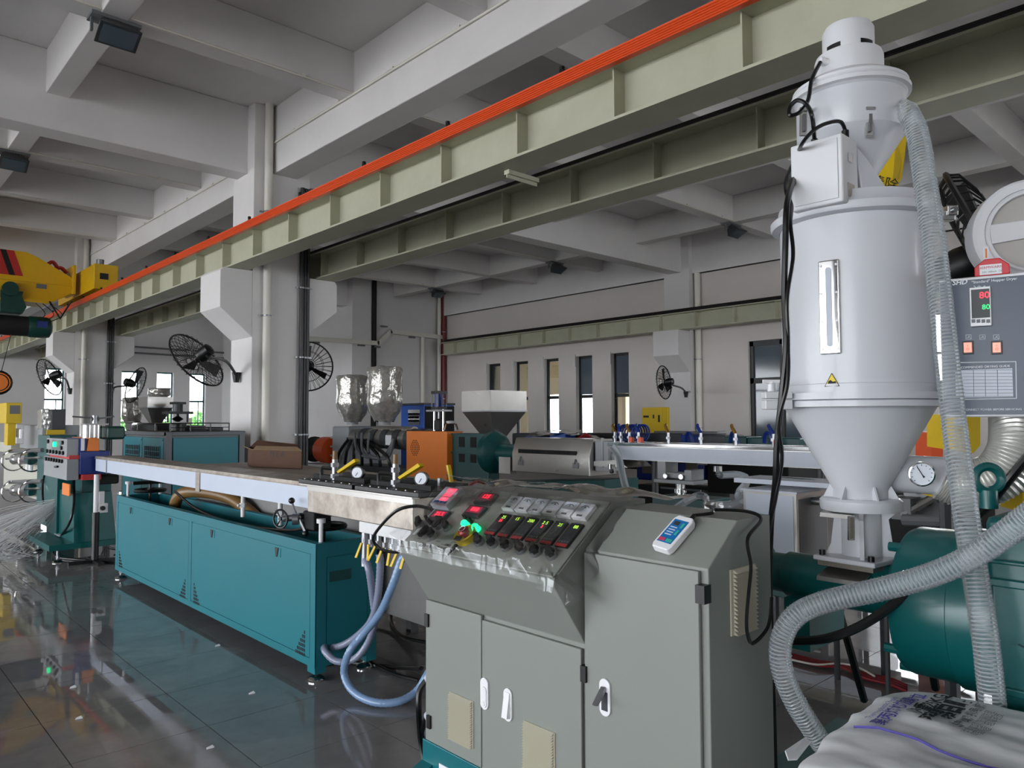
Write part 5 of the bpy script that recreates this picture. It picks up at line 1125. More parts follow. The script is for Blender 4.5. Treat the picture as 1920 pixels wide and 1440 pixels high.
# ---------------- shared builder: steel feed hopper
def feed_hopper(uL, uM, uR, vT, vM, vB, X, lab, grp='steel feed hoppers'):
    yL, zT = yz(uL, vT, X); yM, _ = yz(uM, vT, X); w = yL-yM; zM = yz(uM, vM, X)[1]; zB = yz(uM, vB, X)[1]
    x1 = at(uR, vT, Y=yM).x; x0 = X; xm, ym = (x0+x1)/2, (yL+yM)/2; r = .1
    t = thing('feed_hopper', lab, 'hopper', (xm, ym, zB), grp)
    rim = [(x0, yM), (x1, yM), (x1, yL), (x0, yL)]; bot = [(xm-r, ym-r), (xm+r, ym-r), (xm+r, ym+r), (xm-r, ym+r)]
    nm = ('near_side', 'far_end', 'back_side', 'front_side')
    for i in range(4):
        a_, b_ = rim[i], rim[(i+1) % 4]; c_, d_ = bot[i], bot[(i+1) % 4]
        MB().add([(a_[0], a_[1], zM), (b_[0], b_[1], zM), (b_[0], b_[1], zT), (a_[0], a_[1], zT)], [(0, 1, 2, 3)]).build('bin_plate', M_['steel'], t, solid=.006, fix=False)
        MB().add([(c_[0], c_[1], zB), (d_[0], d_[1], zB), (b_[0], b_[1], zM), (a_[0], a_[1], zM)], [(0, 1, 2, 3)]).build('funnel_plate', M_['steel'], t, solid=.006, fix=False)
    MB().box(x0-.01, x1+.01, yM-.01, yM+.004, zM-.015, zM+.01).box(x0-.012, x0+.004, yM, yL, zM-.012, zM+.01).build('seam_strip', M_['zinc'], t)
    return t, xm, ym, zB
# ---------------- line 2: orange and teal extruder
X2 = 7.75
t = thing('background_extruder', 'orange and dark teal extruder behind the paper-covered table', 'extruder', (8.1, 9.5, 0))
oc = boxX(762, 808, 838, 905, X2, .0); ya, zt_o = yz(762, 808, X2); yb, _ = yz(838, 808, X2)
x1 = at(868, 808, Y=yb).x
MB().box(X2, x1, yb, ya, .42, zt_o).build('orange_cover', M_['orange'], t, bev=.01)
b = MB()
for r_ in range(9):
    w = (3, 4, 5, 6, 6, 6, 5, 4, 3)[r_]
    for k in range(w):
        y, z = yz(778+(k-w/2+.5)*3.0, 826+r_*3.4, X2); b.cyl((X2-.002, y, z), (X2+.002, y, z), .013, n=6)
b.build('vent_holes', M_['black_matt'], t, fix=False)
MB().box(x1-.14, x1-.02, yb-.003, yb+.002, .42, .56).build('cable_notch', M_['black'], t)
yg0, yg1 = yb-.95, yb
g0 = MB().box(X2+.1, x1, yg0, yb-.002, .5, zt_o-.03).build('gear_case', M_['teal_mach'], t, bev=.03)
for z in (.8, 1.05):
    for k in (0, 1): MB().box(X2+.094, X2+.102, yb-.35-k*.3, yb-.2-k*.3, z, z+.17).build('case_window', M_['black_matt'], g0)
MB().box(X2+.08, x1+.02, yg0, yb-.01, .94, .97).box(X2+.08, x1+.02, yg0, yb-.01, zt_o-.06, zt_o-.03).build('case_rib', M_['teal_mach'], g0)
MB().lathe(((X2+x1)/2, yg0, .98), [(.33, 0), (.33, -.12), (.26, -.2), (.15, -.24), (.13, -.9), (.12, -.9)], (0, 1, 0), 28).build('throat_flange', M_['teal_mach'], t)
yc0, yc1 = yz(1105, 830, X2)[0], yz(960, 830, X2)[0]
bc_ = MB().prism([(X2, .72), (X2, 1.0), (X2+.08, 1.23), (X2+.5, 1.23), (X2+.58, 1.0), (X2+.58, .72)], 'y', yc0, yc1).build('barrel_cover', M_['steel'], t, bev=.01)
b = MB()
for k in range(46): y = yc0+.25+(yc1-yc0-.4)*k/45; b.box(X2-.002, X2+.01, y-.01, y+.01, 1.0, 1.06)
b.build('louvre_slots', M_['black_matt'], bc_, fix=False)
for y in (yc0+.25, yc1-.2): MB().box(X2-.02, X2, y-.05, y+.05, .82, .9).cyl((X2-.03, y, .88), (X2-.01, y, .95), .012, n=6).build('toggle', M_['zinc'], bc_)
MB().box(X2-.02, X2+.1, yc1+.02, yc1+.28, .68, .93).build('terminal_box', M_['steel'], t)
bd = MB().prism([(yg0+1.3, .42), (yc0-.25, .68), (yc0-.25, 0), (yg0+1.3, 0)], 'x', X2+.02, X2+.75).build('machine_bed', M_['teal_mach'], t)
for k in range(3): y = yc0-.1+k*.75; MB().box(X2+.012, X2+.02, y, y+.65, .15, .5-.05*k).build('bed_panel', M_['teal_mach'], bd, bev=.004)
MB().box(X2+.1, X2+.45, yc0-.25, yc0-.02, .8, 1.2).cyl((X2+.25, yc0-.02, 1.0), (X2+.25, yc0-.35, 1.0), .09, n=14).cyl((X2+.1, yc0-.15, 1.25), (X2+.1, yc0-.15, .85), .02, n=8).build('die_head', M_['cast_grey'], t)
feed_hopper(866, 920, 987, 734, 770, 828, X2-.05, 'square steel feed hopper on the orange and teal extruder')
t = thing('air_cylinder', 'blue air cylinder on a steel stand above the orange cover', 'air cylinder', at(823, 806, X=8.0))
p = at(823, 800, X=8.0); px2 = 9.0/FPX
def zc(v, X=8.0): return at(823, v, X=X).z
MB().cyl((8.0, p.y, zc(765)), (8.0, p.y, zc(738)), .075, n=16).build('barrel', M_['blue'], t)
MB().cbox((8.0, p.y, zc(736)), (.2, .2, .05)).build('end_cap', M_['black'], t); MB().cbox((8.0, p.y, zc(766)), (.2, .2, .06)).build('end_cap', M_['black'], t)
for dx in (-.09, .09):
    for dy in (-.09, .09): MB().cyl((8+dx, p.y+dy, zc(733)), (8+dx, p.y+dy, zc(766)), .01, n=6).build('tie_rod', M_['zinc'], t)
for dy in (-.13, .13): MB().cyl((8.0, p.y+dy, zc(808)), (8.0, p.y+dy, zc(768)), .022, n=8).build('stand_post', M_['chrome'], t)
MB().cbox((8.0, p.y, zc(770)), (.3, .36, .03)).cyl((8.0, p.y, zc(768)), (8.0, p.y, zc(785)), .02, n=8).build('stand_plate', M_['zinc'], t)
MB().box(7.95, 8.05, p.y-.08, p.y+.08, zc(806), zc(788)).build('cutter_block', M_['black'], t)
t = thing('valve_cluster', 'small chrome tripod valve on the orange cover', 'valve', at(845, 808, X=7.9))
p = at(845, 806, X=7.9)
MB().lathe(p, [(.07, .11), (.08, .15), (0, .16)], n=14, caps=False).build('cap', M_['white'], t)
for a_ in range(4): MB().tube([p+Vector((math.cos(a_*1.57)*.16, math.sin(a_*1.57)*.16, 0)), p+Vector((math.cos(a_*1.57)*.12, math.sin(a_*1.57)*.12, .1)), p+Vector((0, 0, .12))], .012, 6).build('tube_leg', M_['chrome'], t)
# ---------------- line 3: grey twin-dryer extruder with shrink-wrapped hoppers
def wrapped(u, vT, vB, wpx, X, lab, stand=0, seed=1):
    p = at(u, vT, X=X); q = at(u, vB, X=X); D = (p-EYE).dot(FW); R_ = wpx/2/FPX*D; h = p.z-q.z
    t = thing('wrapped_hopper', lab, 'hopper', q, 'shrink-wrapped hoppers')
    MB().lathe(q, [(R_*.35, 0), (R_*.35, h*.12), (R_*.8, h*.42), (R_*.82, h*.44), (R_*.82, h*.9), (R_*.86, h*.92), (R_*.86, h*.95), (0, h*.97)], n=28, caps=False).build('hopper_body', M_['cast_grey'], t)
    n = 40; prof = [(.55, .06), (.62, .12), (.85, .22), (.98, .36), (1.0, .44), (.96, .6), (.94, .8), (1.0, .92), (.95, .985), (.5, 1.0), (0, 1.0)]
    vs = []
    for r_, z in prof:
        for i in range(n):
            a_ = 2*math.pi*i/n; k = 1+.11*noise.noise(Vector((math.cos(a_)*2.2, math.sin(a_)*2.2, z*5+seed)))+.06*noise.noise(Vector((math.cos(a_)*6, math.sin(a_)*6, z*9+seed)))
            vs.append(q+Vector((math.cos(a_)*r_*R_*k, math.sin(a_)*r_*R_*k, z*h+.03*noise.noise(Vector((a_*2, z*3, seed))))))
    MB().add(vs, [(k*n+i, k*n+(i+1) % n, (k+1)*n+(i+1) % n, (k+1)*n+i) for k in range(len(prof)-1) for i in range(n)]).build('shrink_wrap', M_['wrap'], t, fix=False, ang=25)
    if stand: MB().cyl((q.x, q.y, 0), (q.x, q.y, q.z+.02), R_*.3, n=10).build('stand_post', M_['dark_grey'], t)
    return t
wrapped(661, 704, 796, 60, 8.4, 'smaller shrink-wrapped silver hopper behind the near column', seed=2)
wrapped(721, 688, 797, 66, 8.4, 'larger shrink-wrapped silver hopper beside the partition wall', seed=6)
t = thing('grey_extruder', 'grey twin extruder with steel barrel under the wrapped hoppers', 'extruder', at(690, 880, X=8.4))
y0_, y1_ = yz(762, 830, 8.4)[0], yz(622, 830, 8.4)[0]
za = lambda v: yz(690, v, 8.4)[1]
MB().box(8.4, 9.2, y1_-.7, y1_, .2, za(800)).build('gear_case', M_['cast_grey'], t, bev=.04)
for k in range(5): MB().box(8.36, 8.4, y1_-.7, y1_, .3+k*.2, .34+k*.2).build('case_rib', M_['cast_grey'], t)
MB().cyl((8.6, y1_-.7, za(822)), (8.6, y0_, za(822)), .2, n=20).build('barrel', M_['steel'], t)
MB().cyl((8.6, y1_-1.5, za(808)), (8.6, y0_, za(808)), .1, n=16).build('upper_barrel', M_['steel_dirty'], t)
for k in range(6): MB().lathe((8.6, y1_-1.1-k*.42, za(822)), [(.215, 0), (.215, .2)], (0, -1, 0), 18).build('heater_band', M_['dark_grey'], t)
MB().box(8.5, 9.1, y0_, y1_-.6, .0, .55).build('bed', M_['dark_grey'], t)
MB().box(8.38, 8.4, yz(735, 830, 8.4)[0], yz(724, 830, 8.4)[0], za(833), za(815)).build('paper_label', M_['paper'], t)
b = MB()
for k in range(7): b.tube([(8.35, y1_-.8-k*.12, za(825)), (8.25, y1_-.6-k*.3, za(850)), (8.3, y1_-.4-k*.35, za(872))], .035, 6, k=5)
b.build('cable_bundle', M_['black'], t)
for k in range(3): MB().tube([(8.32, y0_+1.2+k*.3, za(812)), (8.25, y0_+1.1+k*.2, za(850)), (8.3, y0_+.5+k*.1, za(855)), (8.32, y0_+.3, za(820))], .03, 6, k=5).build('conduit_hose', M_['mid_grey'], t)
t = thing('drive_motor', 'orange and black drive motor on a white bracket beside the grey extruder', 'motor', at(603, 868, X=8.5))
ym_ = yz(603, 843, 8.5)[0]; zm_ = yz(603, 843, 8.5)[1]
MB().cyl((8.5, ym_-.55, zm_), (8.5, ym_-.12, zm_), .3, n=20).build('end_bell', M_['orange_red'], t)
MB().cyl((8.5, ym_-.12, zm_), (8.5, ym_+.3, zm_), .28, n=20).build('stator', M_['black_matt'], t)
MB().lathe((8.5, ym_+.3, zm_), [(.3, 0), (.3, .06), (.1, .08)], (0, 1, 0), 20).tube([(8.25, ym_+.3, zm_-.4), (8.2, ym_+.45, zm_), (8.3, ym_+.3, zm_+.35)], .04, 6, k=4).build('fan_cover', M_['black'], t)
MB().box(8.2, 8.8, ym_-.6, ym_+.4, 0, zm_-.31).build('motor_bracket', M_['white'], t, bev=.03)
t = thing('blue_control_cabinet', 'blue control cabinet with rows of white meters behind the wrapped hopper', 'control cabinet', at(782, 830, X=9.3))
ya_, yb_ = yz(752, 760, 9.3)[0], yz(795, 760, 9.3)[0]
MB().box(9.3, 10.1, yb_, ya_, 0, yz(770, 760, 9.3)[1]).build('cabinet_shell', M_['blue_light'], t, bev=.01)
MB().box(9.28, 10.12, yb_-.02, ya_+.02, yz(770, 757, 9.3)[1]-.03, yz(770, 757, 9.3)[1]+.01).build('top_plate', M_['dark_grey'], t)
MB().box(9.32, 10.1, yb_-.012, yb_-.001, 0, yz(770, 762, 9.3)[1]).build('dark_side', M_['black_matt'], t)
for r_ in range(4):
    for k in range(6):
        y, z = yz(768+k*3.4, 773+r_*6.4, 9.3); MB().box(9.285, 9.3, y-.04, y+.04, z-.055, z+.055).build('meter', M_['white_pl'] if r_ % 2 == 0 else M_['mid_grey'], t)
# ---------------- line 2 trough (far side, runs right)
XT = 7.4
t = thing('far_water_trough', 'film-covered steel trough with orange nozzle valves behind the dryer', 'trough', at(1300, 860, X=XT))
yL, zT = yz(1141, 829, XT); yR = yz(1640, 829, XT)[0]; zB = yz(1175, 862, XT)[1]
MB().box(XT, XT+.5, yR, yL-.1, zB, zT-.03).build('trough_shell', M_['steel'], t)
MB().box(XT-.01, XT, yR, yL-.15, zB+.005, zT-.05).build('film_panel', M_['film_grey'], t)
MB().box(XT-.03, XT+.03, yR, yL, zT-.04, zT).box(XT+.47, XT+.53, yR, yL, zT-.04, zT).box(XT+.03, XT+.47, yR, yL, zT-.05, zT-.04).build('rim', M_['chrome'], t, bev=.012)
MB().prism([(yL-.15, zB), (yL-.02, zB-.02), (yL+.25, zB-.04), (yL+.25, zB-.1), (yL-.3, zB-.1)], 'x', XT, XT+.5).build('drain_end', M_['steel'], t)
for i, u in enumerate((1153, 1164, 1180, 1197, 1253, 1314, 1379, 1450)):
    y, z = yz(u, 830, XT+.1); n_ = MB().cyl((XT+.1, y, zT), (XT+.1, y, zT+.13), .018, n=8).cyl((XT+.1, y, zT+.05), (XT+.1, y, zT+.08), .028, n=6).build('nozzle_valve', M_['zinc'], t)
    MB().tube([(XT+.1, y, zT+.13), (XT+.13, y+.06, zT+.2), (XT+.18, y+.09, zT+.22)], .02, 6, k=3).build('nozzle_tube', M_['blue'] if i % 2 else M_['brass'], n_)
    if i in (2, 3, 7): MB().cbox((XT+.08, y-.05, zT+.035), (.05, .05, .06)).build('nozzle_knob', M_['orange_red'], n_)
t = thing('scissor_stand', 'grey adjusting slide on a chrome column under the far trough', 'stand', at(1262, 960, X=XT))
pz = lambda v: yz(1262, v, XT)[1]; ys_ = yz(1262, 900, XT)[0]
MB().box(XT, XT+.3, ys_-.28, ys_+.28, pz(907), pz(900)).box(XT+.02, XT+.28, ys_-.24, ys_-.14, pz(900), pz(880)).box(XT+.02, XT+.28, ys_+.12, ys_+.24, pz(900), pz(866)).box(XT+.04, XT+.26, ys_-.14, ys_+.12, pz(897), pz(887)).build('slide_block', M_['cast_grey'], t, bev=.008)
for dy in (-.12, .1): MB().cyl((XT-.02, ys_+dy, pz(893)), (XT+.0, ys_+dy, pz(893)), .03, n=10).build('clamp_screw', M_['chrome'], t)
MB().cyl((XT+.15, ys_, pz(932)), (XT+.15, ys_, pz(907)), .055, n=16).cyl((XT+.15, ys_, pz(925)), (XT+.15, ys_, pz(918)), .075, n=16).build('column', M_['chrome'], t)
MB().cyl((XT+.1, ys_+.25, pz(918)), (XT+.15, ys_-.28, pz(919)), .012, n=6).build('crank_bar', M_['zinc'], t)
MB().box(XT-.1, XT+.4, yz(1335, 930, XT)[0], yz(1232, 930, XT)[0], .0, pz(931)).build('stand_base', M_['teal_mach'], t, bev=.01)
MB().cyl((XT+.15, yR+.6, pz(931)), (XT+.15, yR+.6, zB), .04, n=10).build('support_leg', M_['dark_grey'], t); MB().cyl((XT+.3, yL-.5, .0), (XT+.3, yL-.5, zB), .04, n=10).build('support_leg', M_['dark_grey'], t)
def fitting(u, v0, v1, X):
    y, z0_ = yz(u, v1, X); z1_ = yz(u, v0, X)[1]
    b = MB().cyl((X, y, z1_), (X, y, z1_-.06), .05, n=12).cyl((X, y, z1_-.05), (X, y, z0_), .022, n=8).sph((X, y, z0_), .03, 8)
    return b.build('drain_elbow', M_['chrome'])
tag(fitting(1147, 870, 884, XT), 'chrome drain elbow under the left end of the far trough', 'pipe fitting', 'chrome drain elbows')
tag(fitting(1346, 874, 890, XT), 'chrome drain elbow under the middle of the far trough', 'pipe fitting', 'chrome drain elbows')
HG = 'clear drain hoses'
def chose(pts, r, lab, mt='hose_clear', nm='drain_hose'): return tag(MB().tube(pts, r, 8, k=8).build(nm, M_[mt], fix=False), lab, 'hose', HG)
chose([at(1144, 833, X=7.3), at(1158, 850, X=7.2), at(1165, 880, X=7.0), at(1172, 910, X=6.8), at(1182, 940, X=6.5)], .045, 'thick clear hose dropping from the left end of the far trough')
chose([at(1350, 891, X=XT), at(1380, 890, X=7.2), at(1397, 895, X=7.0), at(1398, 908, X=6.8), at(1387, 922, X=6.5), at(1385, 930, X=6.2)], .04, 'clear hose bending from the middle drain elbow to the film-covered box')
chose([at(1260, 958, X=5.6), at(1290, 938, X=5.8), at(1310, 929, X=6.0), at(1323, 932, X=6.0)], .035, 'clear hose arching over the teal stand base')
chose([at(1327, 943, X=6.0), at(1350, 948, X=5.8), at(1375, 946, X=5.6), at(1394, 937, X=5.4)], .038, 'clear hose joining the chrome tee to the film-covered box')
tag(MB().cyl((at(1325, 950, X=5.9).x, at(1325, 950, X=5.9).y, 0), at(1324, 930, X=5.9), .03, n=8).cyl(at(1322, 946, X=5.9), at(1345, 947, X=5.9), .03, n=8).build('tee_fitting', M_['chrome']), 'chrome tee fitting between the two clear hoses', 'pipe fitting')
# ---------------- film-covered steel box + base
XS = 4.4
t = thing('film_covered_box', 'steel water box with blue protective film behind the console', 'water tank', at(1450, 1060, X=XS))
ya_, zt_s = yz(1393, 918, XS); yb_, zb_s = yz(1496, 1060, XS); xs1 = at(1551, 925, Y=yb_).x
zb_s = .55
bb = MB().box(XS, xs1, yb_, ya_, zb_s, zt_s).build('box_body', M_['steel'], t, bev=.004)
MB().box(XS-.004, XS, yb_+.02, ya_-.02, zb_s+.03, zt_s-.02).build('film_panel', M_['film_grey'], bb)
MB().box(XS-.012, xs1+.01, yb_-.01, ya_+.01, zt_s-.003, zt_s+.008).build('top_plate', M_['film_grey'], bb)
MB().box(XS+.03, xs1-.02, yb_-.004, yb_, zb_s+.03, zt_s-.04).build('side_plate', M_['mid_grey'], bb)
MB().cyl((XS+.2, yb_-.004, zt_s-.06), (XS+.2, yb_-.06, zt_s-.06), .025, n=10).cyl((XS+.25, yb_-.05, zt_s-.055), (XS+.42, yb_-.05, zt_s-.05), .02, n=8).build('outlet_valve', M_['zinc'], t)
MB().box(XS-.1, xs1+.25, yb_-.3, ya_+.15, .42, .55).build('base_frame', M_['teal_mach'], t, bev=.006)
for x, y in ((XS-.05, ya_+.1), (XS-.05, yb_-.25), (xs1+.2, yb_-.25), (xs1+.2, ya_+.1)): MB().cyl((x, y, 0), (x, y, .42), .018, n=8).build('leg', M_['dark_grey'], t)
tag(MB().tube([at(1420, 895, X=4.9), at(1480, 898, X=4.8), at(1540, 905, X=4.75), at(1565, 922, X=4.7)], .012, 6, k=5).build('box_cable', M_['black']), 'black cable trailing over the film-covered box', 'cable')
tag(MB().box(4.55, 4.9, 1.75, 2.7, zt_s+.03, zt_s+.06).build('grey_bar', M_['film_grey']), 'long pale bar resting above the film-covered box', 'bar')
t = thing('chrome_roller_machine', 'dark machine with chrome guides behind the dryer outlet', 'machine', at(1700, 1000, X=4.3))
ya_, yb_ = yz(1680, 930, 4.3)[0], yz(1790, 930, 4.3)[0]
MB().box(4.45, 4.8, yb_-.05, ya_+.25, .72, yz(1700, 893, 4.45)[1]).build('machine_body', M_['black_matt'], t); MB().cyl((4.6, yb_, 0), (4.6, yb_, .72), .02, n=8).build('leg', M_['dark_grey'], t); MB().cyl((4.6, ya_+.2, 0), (4.6, ya_+.2, .72), .02, n=8).build('leg', M_['dark_grey'], t)
for u, v, r_ in ((1712, 925, .05), (1722, 915, .035), (1735, 935, .045), (1690, 942, .04), (1745, 958, .06)): p = at(u, v, X=4.4); MB().cyl(p, p+Vector((.1, 0, 0)), r_, n=14).build('roller', M_['cast_grey'], t)
MB().cyl(at(1688, 968, X=4.2), at(1760, 927, X=4.3), .022, n=8).build('guide_rod', M_['chrome'], t); MB().box(4.2, 4.35, yz(1700, 970, 4.2)[0]-.02, yz(1690, 970, 4.2)[0]+.05, yz(1695, 975, 4.2)[1], yz(1695, 935, 4.2)[1]).build('guide_block', M_['mid_grey'], t)
MB().cyl(at(1693, 975, X=4.1), at(1790, 978, X=4.1), .03, n=8).build('drain_tube', M_['mid_grey'], t)
# ---------------- blue line behind the far trough
XB = 10.6
t = thing('blue_machine', 'long blue and black machine under torn film behind the far trough', 'machine', at(1280, 880, X=XB))
def part(u0, v0, u1, v1, X, dx, nm, m, bev=.02): return boxX(u0, v0, u1, v1, X, dx).build(nm, M_[m], t, bev=bev)
part(1193, 866, 1321, 908, XB, .9, 'lower_body', 'blue'); part(1204, 868, 1222, 888, XB-.01, .02, 'brown_panel', 'gear_brown', 0); part(1286, 868, 1308, 898, XB-.01, .02, 'brown_panel', 'gear_brown', 0)
part(1193, 908, 1321, 962, XB+.05, .8, 'plinth', 'dark_grey'); part(1325, 845, 1480, 935, XB, 1.0, 'dark_body', 'black_matt')
part(1195, 812, 1280, 866, XB+.1, .8, 'mid_body', 'dark_grey'); part(1275, 815, 1312, 838, XB, .5, 'blue_hood', 'blue'); part(1312, 816, 1360, 845, XB, .6, 'motor_hood', 'dark_grey')
part(1225, 808, 1345, 815, XB+.3, .3, 'top_rail', 'mid_grey'); part(1358, 818, 1400, 845, XB, .5, 'teal_hood', 'teal_mach'); part(1400, 820, 1500, 850, XB, .5, 'teal_hood', 'teal_mach'); part(960, 812, 1040, 870, XB+.2, .7, 'tail_body', 'dark_grey'); part(1030, 812, 1060, 822, XB-.2, .3, 'blue_hood', 'blue_light'); part(985, 818, 1015, 824, XB-.2, .3, 'blue_hood', 'blue_light')
part(1060, 812, 1195, 880, XB+.2, .7, 'tail_body', 'black_matt')
for k in range(3):
    y, z = yz(1178+k*14, 812, XB-.3); b = MB()
    for j in range(3): b.ring((XB-.3, y+.05*j, z), (.2, 1, .1), .14, .016, 20, 5)
    b.build('coiled_hose', M_['blue'], t)
for u in (1300, 1385, 1450): 
    y, z = yz(u, 818, XB-.2); MB().tube([(XB-.2, y, z-.15), (XB-.2, y+.05, z+.02), (XB-.15, y+.15, z+.04), (XB-.1, y+.2, z-.1)], .03, 6, k=4).build('loop_hose', M_['blue'], t)
MB().grid(lambda u, v: (at(965+u*175, 828-14*math.sin(u*3.1)-v*9+5*noise.noise(Vector((u*9, v*4, 3))), X=XB-.3+v*.9+.1*noise.noise(Vector((u*7, v*5, 1)))) ), 44, 8).build('torn_film', M_['wrap_clear'], t, fix=False, ang=25)
b = MB()
for k in range(5): b.tube([at(1060+k*4, 832, X=9.8), at(1085+k*3, 822-k*2, X=9.9), at(1105+k, 818+k, X=9.9), at(1112, 830, X=9.8)], .015, 5, k=5)
b.build('red_wires', M_['cable_red'], t)
# ---------------- machine with hopper behind the chiller
t = thing('distant_extruder', 'dark extruder partly hidden behind the chiller cabinet', 'extruder', at(300, 830, X=5.4))
X4 = 5.3
for u0, v0, u1, v1, dx, m, nm in ((262, 795, 292, 815, .5, 'black_matt', 'motor'), (240, 798, 262, 815, .5, 'cast_grey', 'gear_case'), (292, 800, 370, 830, .5, 'dark_grey', 'barrel_bed')): boxX(u0, v0, u1, v1, X4, dx).build(nm, M_[m], t, bev=.02)
b_ = boxX(236, 812, 372, 880, X4, .6); ys__ = [p.y for p in b_.v]; zs__ = [p.z for p in b_.v]; MB().box(X4, X4+.6, min(ys__), max(ys__), 0, max(zs__)).build('bed', M_['teal_mach'], t)
MB().cyl(at(246, 800, X=5.2), at(258, 800, X=5.2), .13, n=14).build('coupling', M_['chrome'], t)
feed_hopper(260, 277, 325, 745, 763, 793, 5.1, 'steel feed hopper in front of the bright end windows')
t = thing('tube_cutter', 'small black air cylinder on posts beside the distant hopper', 'air cylinder', at(333, 792, X=5.5))
p = at(333, 790, X=5.5); z_ = lambda v: at(333, v, X=5.5).z
MB().cyl((5.5, p.y, z_(772)), (5.5, p.y, z_(757)), .1, n=14).build('barrel', M_['dark_grey'], t); MB().cbox((5.5, p.y, z_(756)), (.25, .25, .05)).build('end_cap', M_['black'], t); MB().cbox((5.5, p.y, z_(774)), (.5, .4, .05)).build('base_plate', M_['black'], t)
for dx in (-.2, .2): MB().cyl((5.5+dx, p.y, z_(792)), (5.5+dx, p.y, z_(773)), .02, n=6).build('post', M_['dark_grey'], t)
MB().lathe((5.5, p.y, z_(791)), [(.03, 0), (.12, .06), (.03, .12), (.02, .2)], n=12).build('cutter_cone', M_['black'], t)
wrapped(247, 746, 800, 36, 5.9, 'shrink-wrapped white hopper before the leftmost bright end window', 1, seed=9)
wrapped(298, 728, 748, 40, 7.6, 'shrink-wrapped drum top behind the distant hopper', 1, seed=12)
# ---------------- haul-off with blue and orange guards at the end of the trough
t = thing('haul_off_machine', 'blue and orange haul-off machine with grey control boxes at the trough end', 'haul-off', (2.2, 9.6, .5))
HY = 9.08
hx0, hx1 = at(150, 870, Y=HY).x, at(206, 870, Y=HY).x; hz0, hz1 = at(150, 890, Y=HY).z, at(150, 847, Y=HY).z
MB().box(hx0, hx1, HY, HY+1.0, hz0, hz1).build('blue_guard', M_['blue'], t, bev=.006)
MB().prism([(at(163, 838, Y=HY).x, hz1), (at(188, 847, Y=HY).x, hz1), (at(187, 824, Y=HY).x, at(160, 822, Y=HY).z), (at(168, 821, Y=HY).x, at(160, 821, Y=HY).z)], 'y', HY+.02, HY+.8).build('orange_guard', M_['orange'], t, bev=.01)
MB().box(hx0-.0, at(163, 838, Y=HY).x, HY+.02, HY+.7, hz1, at(160, 822, Y=HY).z).build('upper_guard', M_['blue'], t, bev=.005)
MB().box(hx0+.01, at(160, 838, Y=HY).x-.005, HY+.012, HY+.02, hz1+.01, hz1+.14).build('white_notice', M_['paper'], t)
def hbox(u0, v0, u1, v1, nm):
    y0, z0_ = yz(u0, v1, hx0); y1, z1_ = yz(u1, v0, hx0)
    o = MB().box(hx0-.12, hx0-.002, min(y0, y1), max(y0, y1), z0_, z1_).build(nm, M_['cast_grey'], t, bev=.006); return o, min(y0, y1), max(y0, y1), z0_, z1_
o, a, c, z0_, z1_ = hbox(109, 823, 149, 851, 'upper_control_box')
for k in range(6): MB().cyl((hx0-.14, c-.08-(c-a-.2)*k/5, z0_+.04), (hx0-.12, c-.08-(c-a-.2)*k/5, z0_+.04), .022, n=8).build('knob', M_['black'], o)
for y, z in ((c-.12, z1_-.04), (a+.15, z1_-.04), (a+.2, z1_-.1)): MB().cyl((hx0-.14, y, z), (hx0-.12, y, z), .022, n=8).build('knob', M_['black'], o)
MB().cyl((hx0-.15, (a+c)/2, (z0_+z1_)/2+.03), (hx0-.12, (a+c)/2, (z0_+z1_)/2+.03), .03, n=10).build('green_lamp', M_['lamp_green'], o)
MB().box(hx0-.124, hx0-.12, a+.25, c-.3, (z0_+z1_)/2-.03, z1_-.02).build('dial_plate', M_['mid_grey'], o)
o, a, c, z0_, z1_ = hbox(104, 860, 149, 890, 'lower_control_box')
for k in range(7): MB().cyl((hx0-.14, c-.15-(c-a-.2)*k/7, z1_-.03), (hx0-.12, c-.15-(c-a-.2)*k/7, z1_-.03), .022, n=8).build('knob', M_['black'], o)
MB().box(hx0-.1, hx0+.3, HY+.02, HY+.95, yz(130, 858, hx0)[1], yz(130, 851, hx0)[1]).box(hx0+.02, hx0+.2, HY-.03, HY+.5, hz0-.06, hz0).build('red_plate', M_['print_red'], t)
b = MB()
for u in (165, 181): p = at(u, 800, Y=HY+.25); b.cyl((p.x, p.y, at(u, 822, Y=HY+.25).z), (p.x, p.y, at(u, 797, Y=HY+.25).z), .055, n=16)
b2 = MB().box(at(158, 796, Y=HY+.2).x, at(200, 796, Y=HY+.2).x, HY+.12, HY+.36, at(170, 797, Y=HY+.25).z, at(170, 794, Y=HY+.25).z)
for u in (165, 181):
    p = at(u, 800, Y=HY+.25); MB().cyl((p.x, p.y, at(u, 822, Y=HY+.25).z), (p.x, p.y, at(u, 797, Y=HY+.25).z), .055, n=16).build('guide_post', M_['chrome'], t)
b2.build('top_bridge', M_['chrome'], t)
p = at(178, 790, Y=HY+.25); pz_ = at(178, 794, Y=HY+.25).z
MB().cyl((p.x, p.y, pz_), (p.x, p.y, pz_+.09), .03, n=10).cyl((p.x-.04, p.y, pz_+.05), (p.x+.04, p.y, pz_+.05), .025, n=8).build('spindle_hub', M_['zinc'], t)
MB().cyl((p.x, p.y, pz_+.06), at(136, 781, Y=HY+.35), .011, n=6).cyl((p.x, p.y, pz_+.05), at(214, 781, Y=HY+.1), .011, n=6).build('star_handle', M_['zinc'], t)
MB().box(at(196, 800, Y=HY+.25).x, at(231, 800, Y=HY+.25).x, HY+.15, HY+.5, at(200, 824, Y=HY+.25).z, at(200, 799, Y=HY+.25).z).build('drive_motor', M_['hoist_green'], t, bev=.03)
b = MB().box(at(182, 896, Y=HY+.1).x, at(220, 896, Y=HY+.1).x, HY+.02, HY+.3, at(200, 907, Y=HY+.1).z, at(200, 890, Y=HY+.1).z); b.build('lower_motor', M_['black_matt'], t, bev=.02)
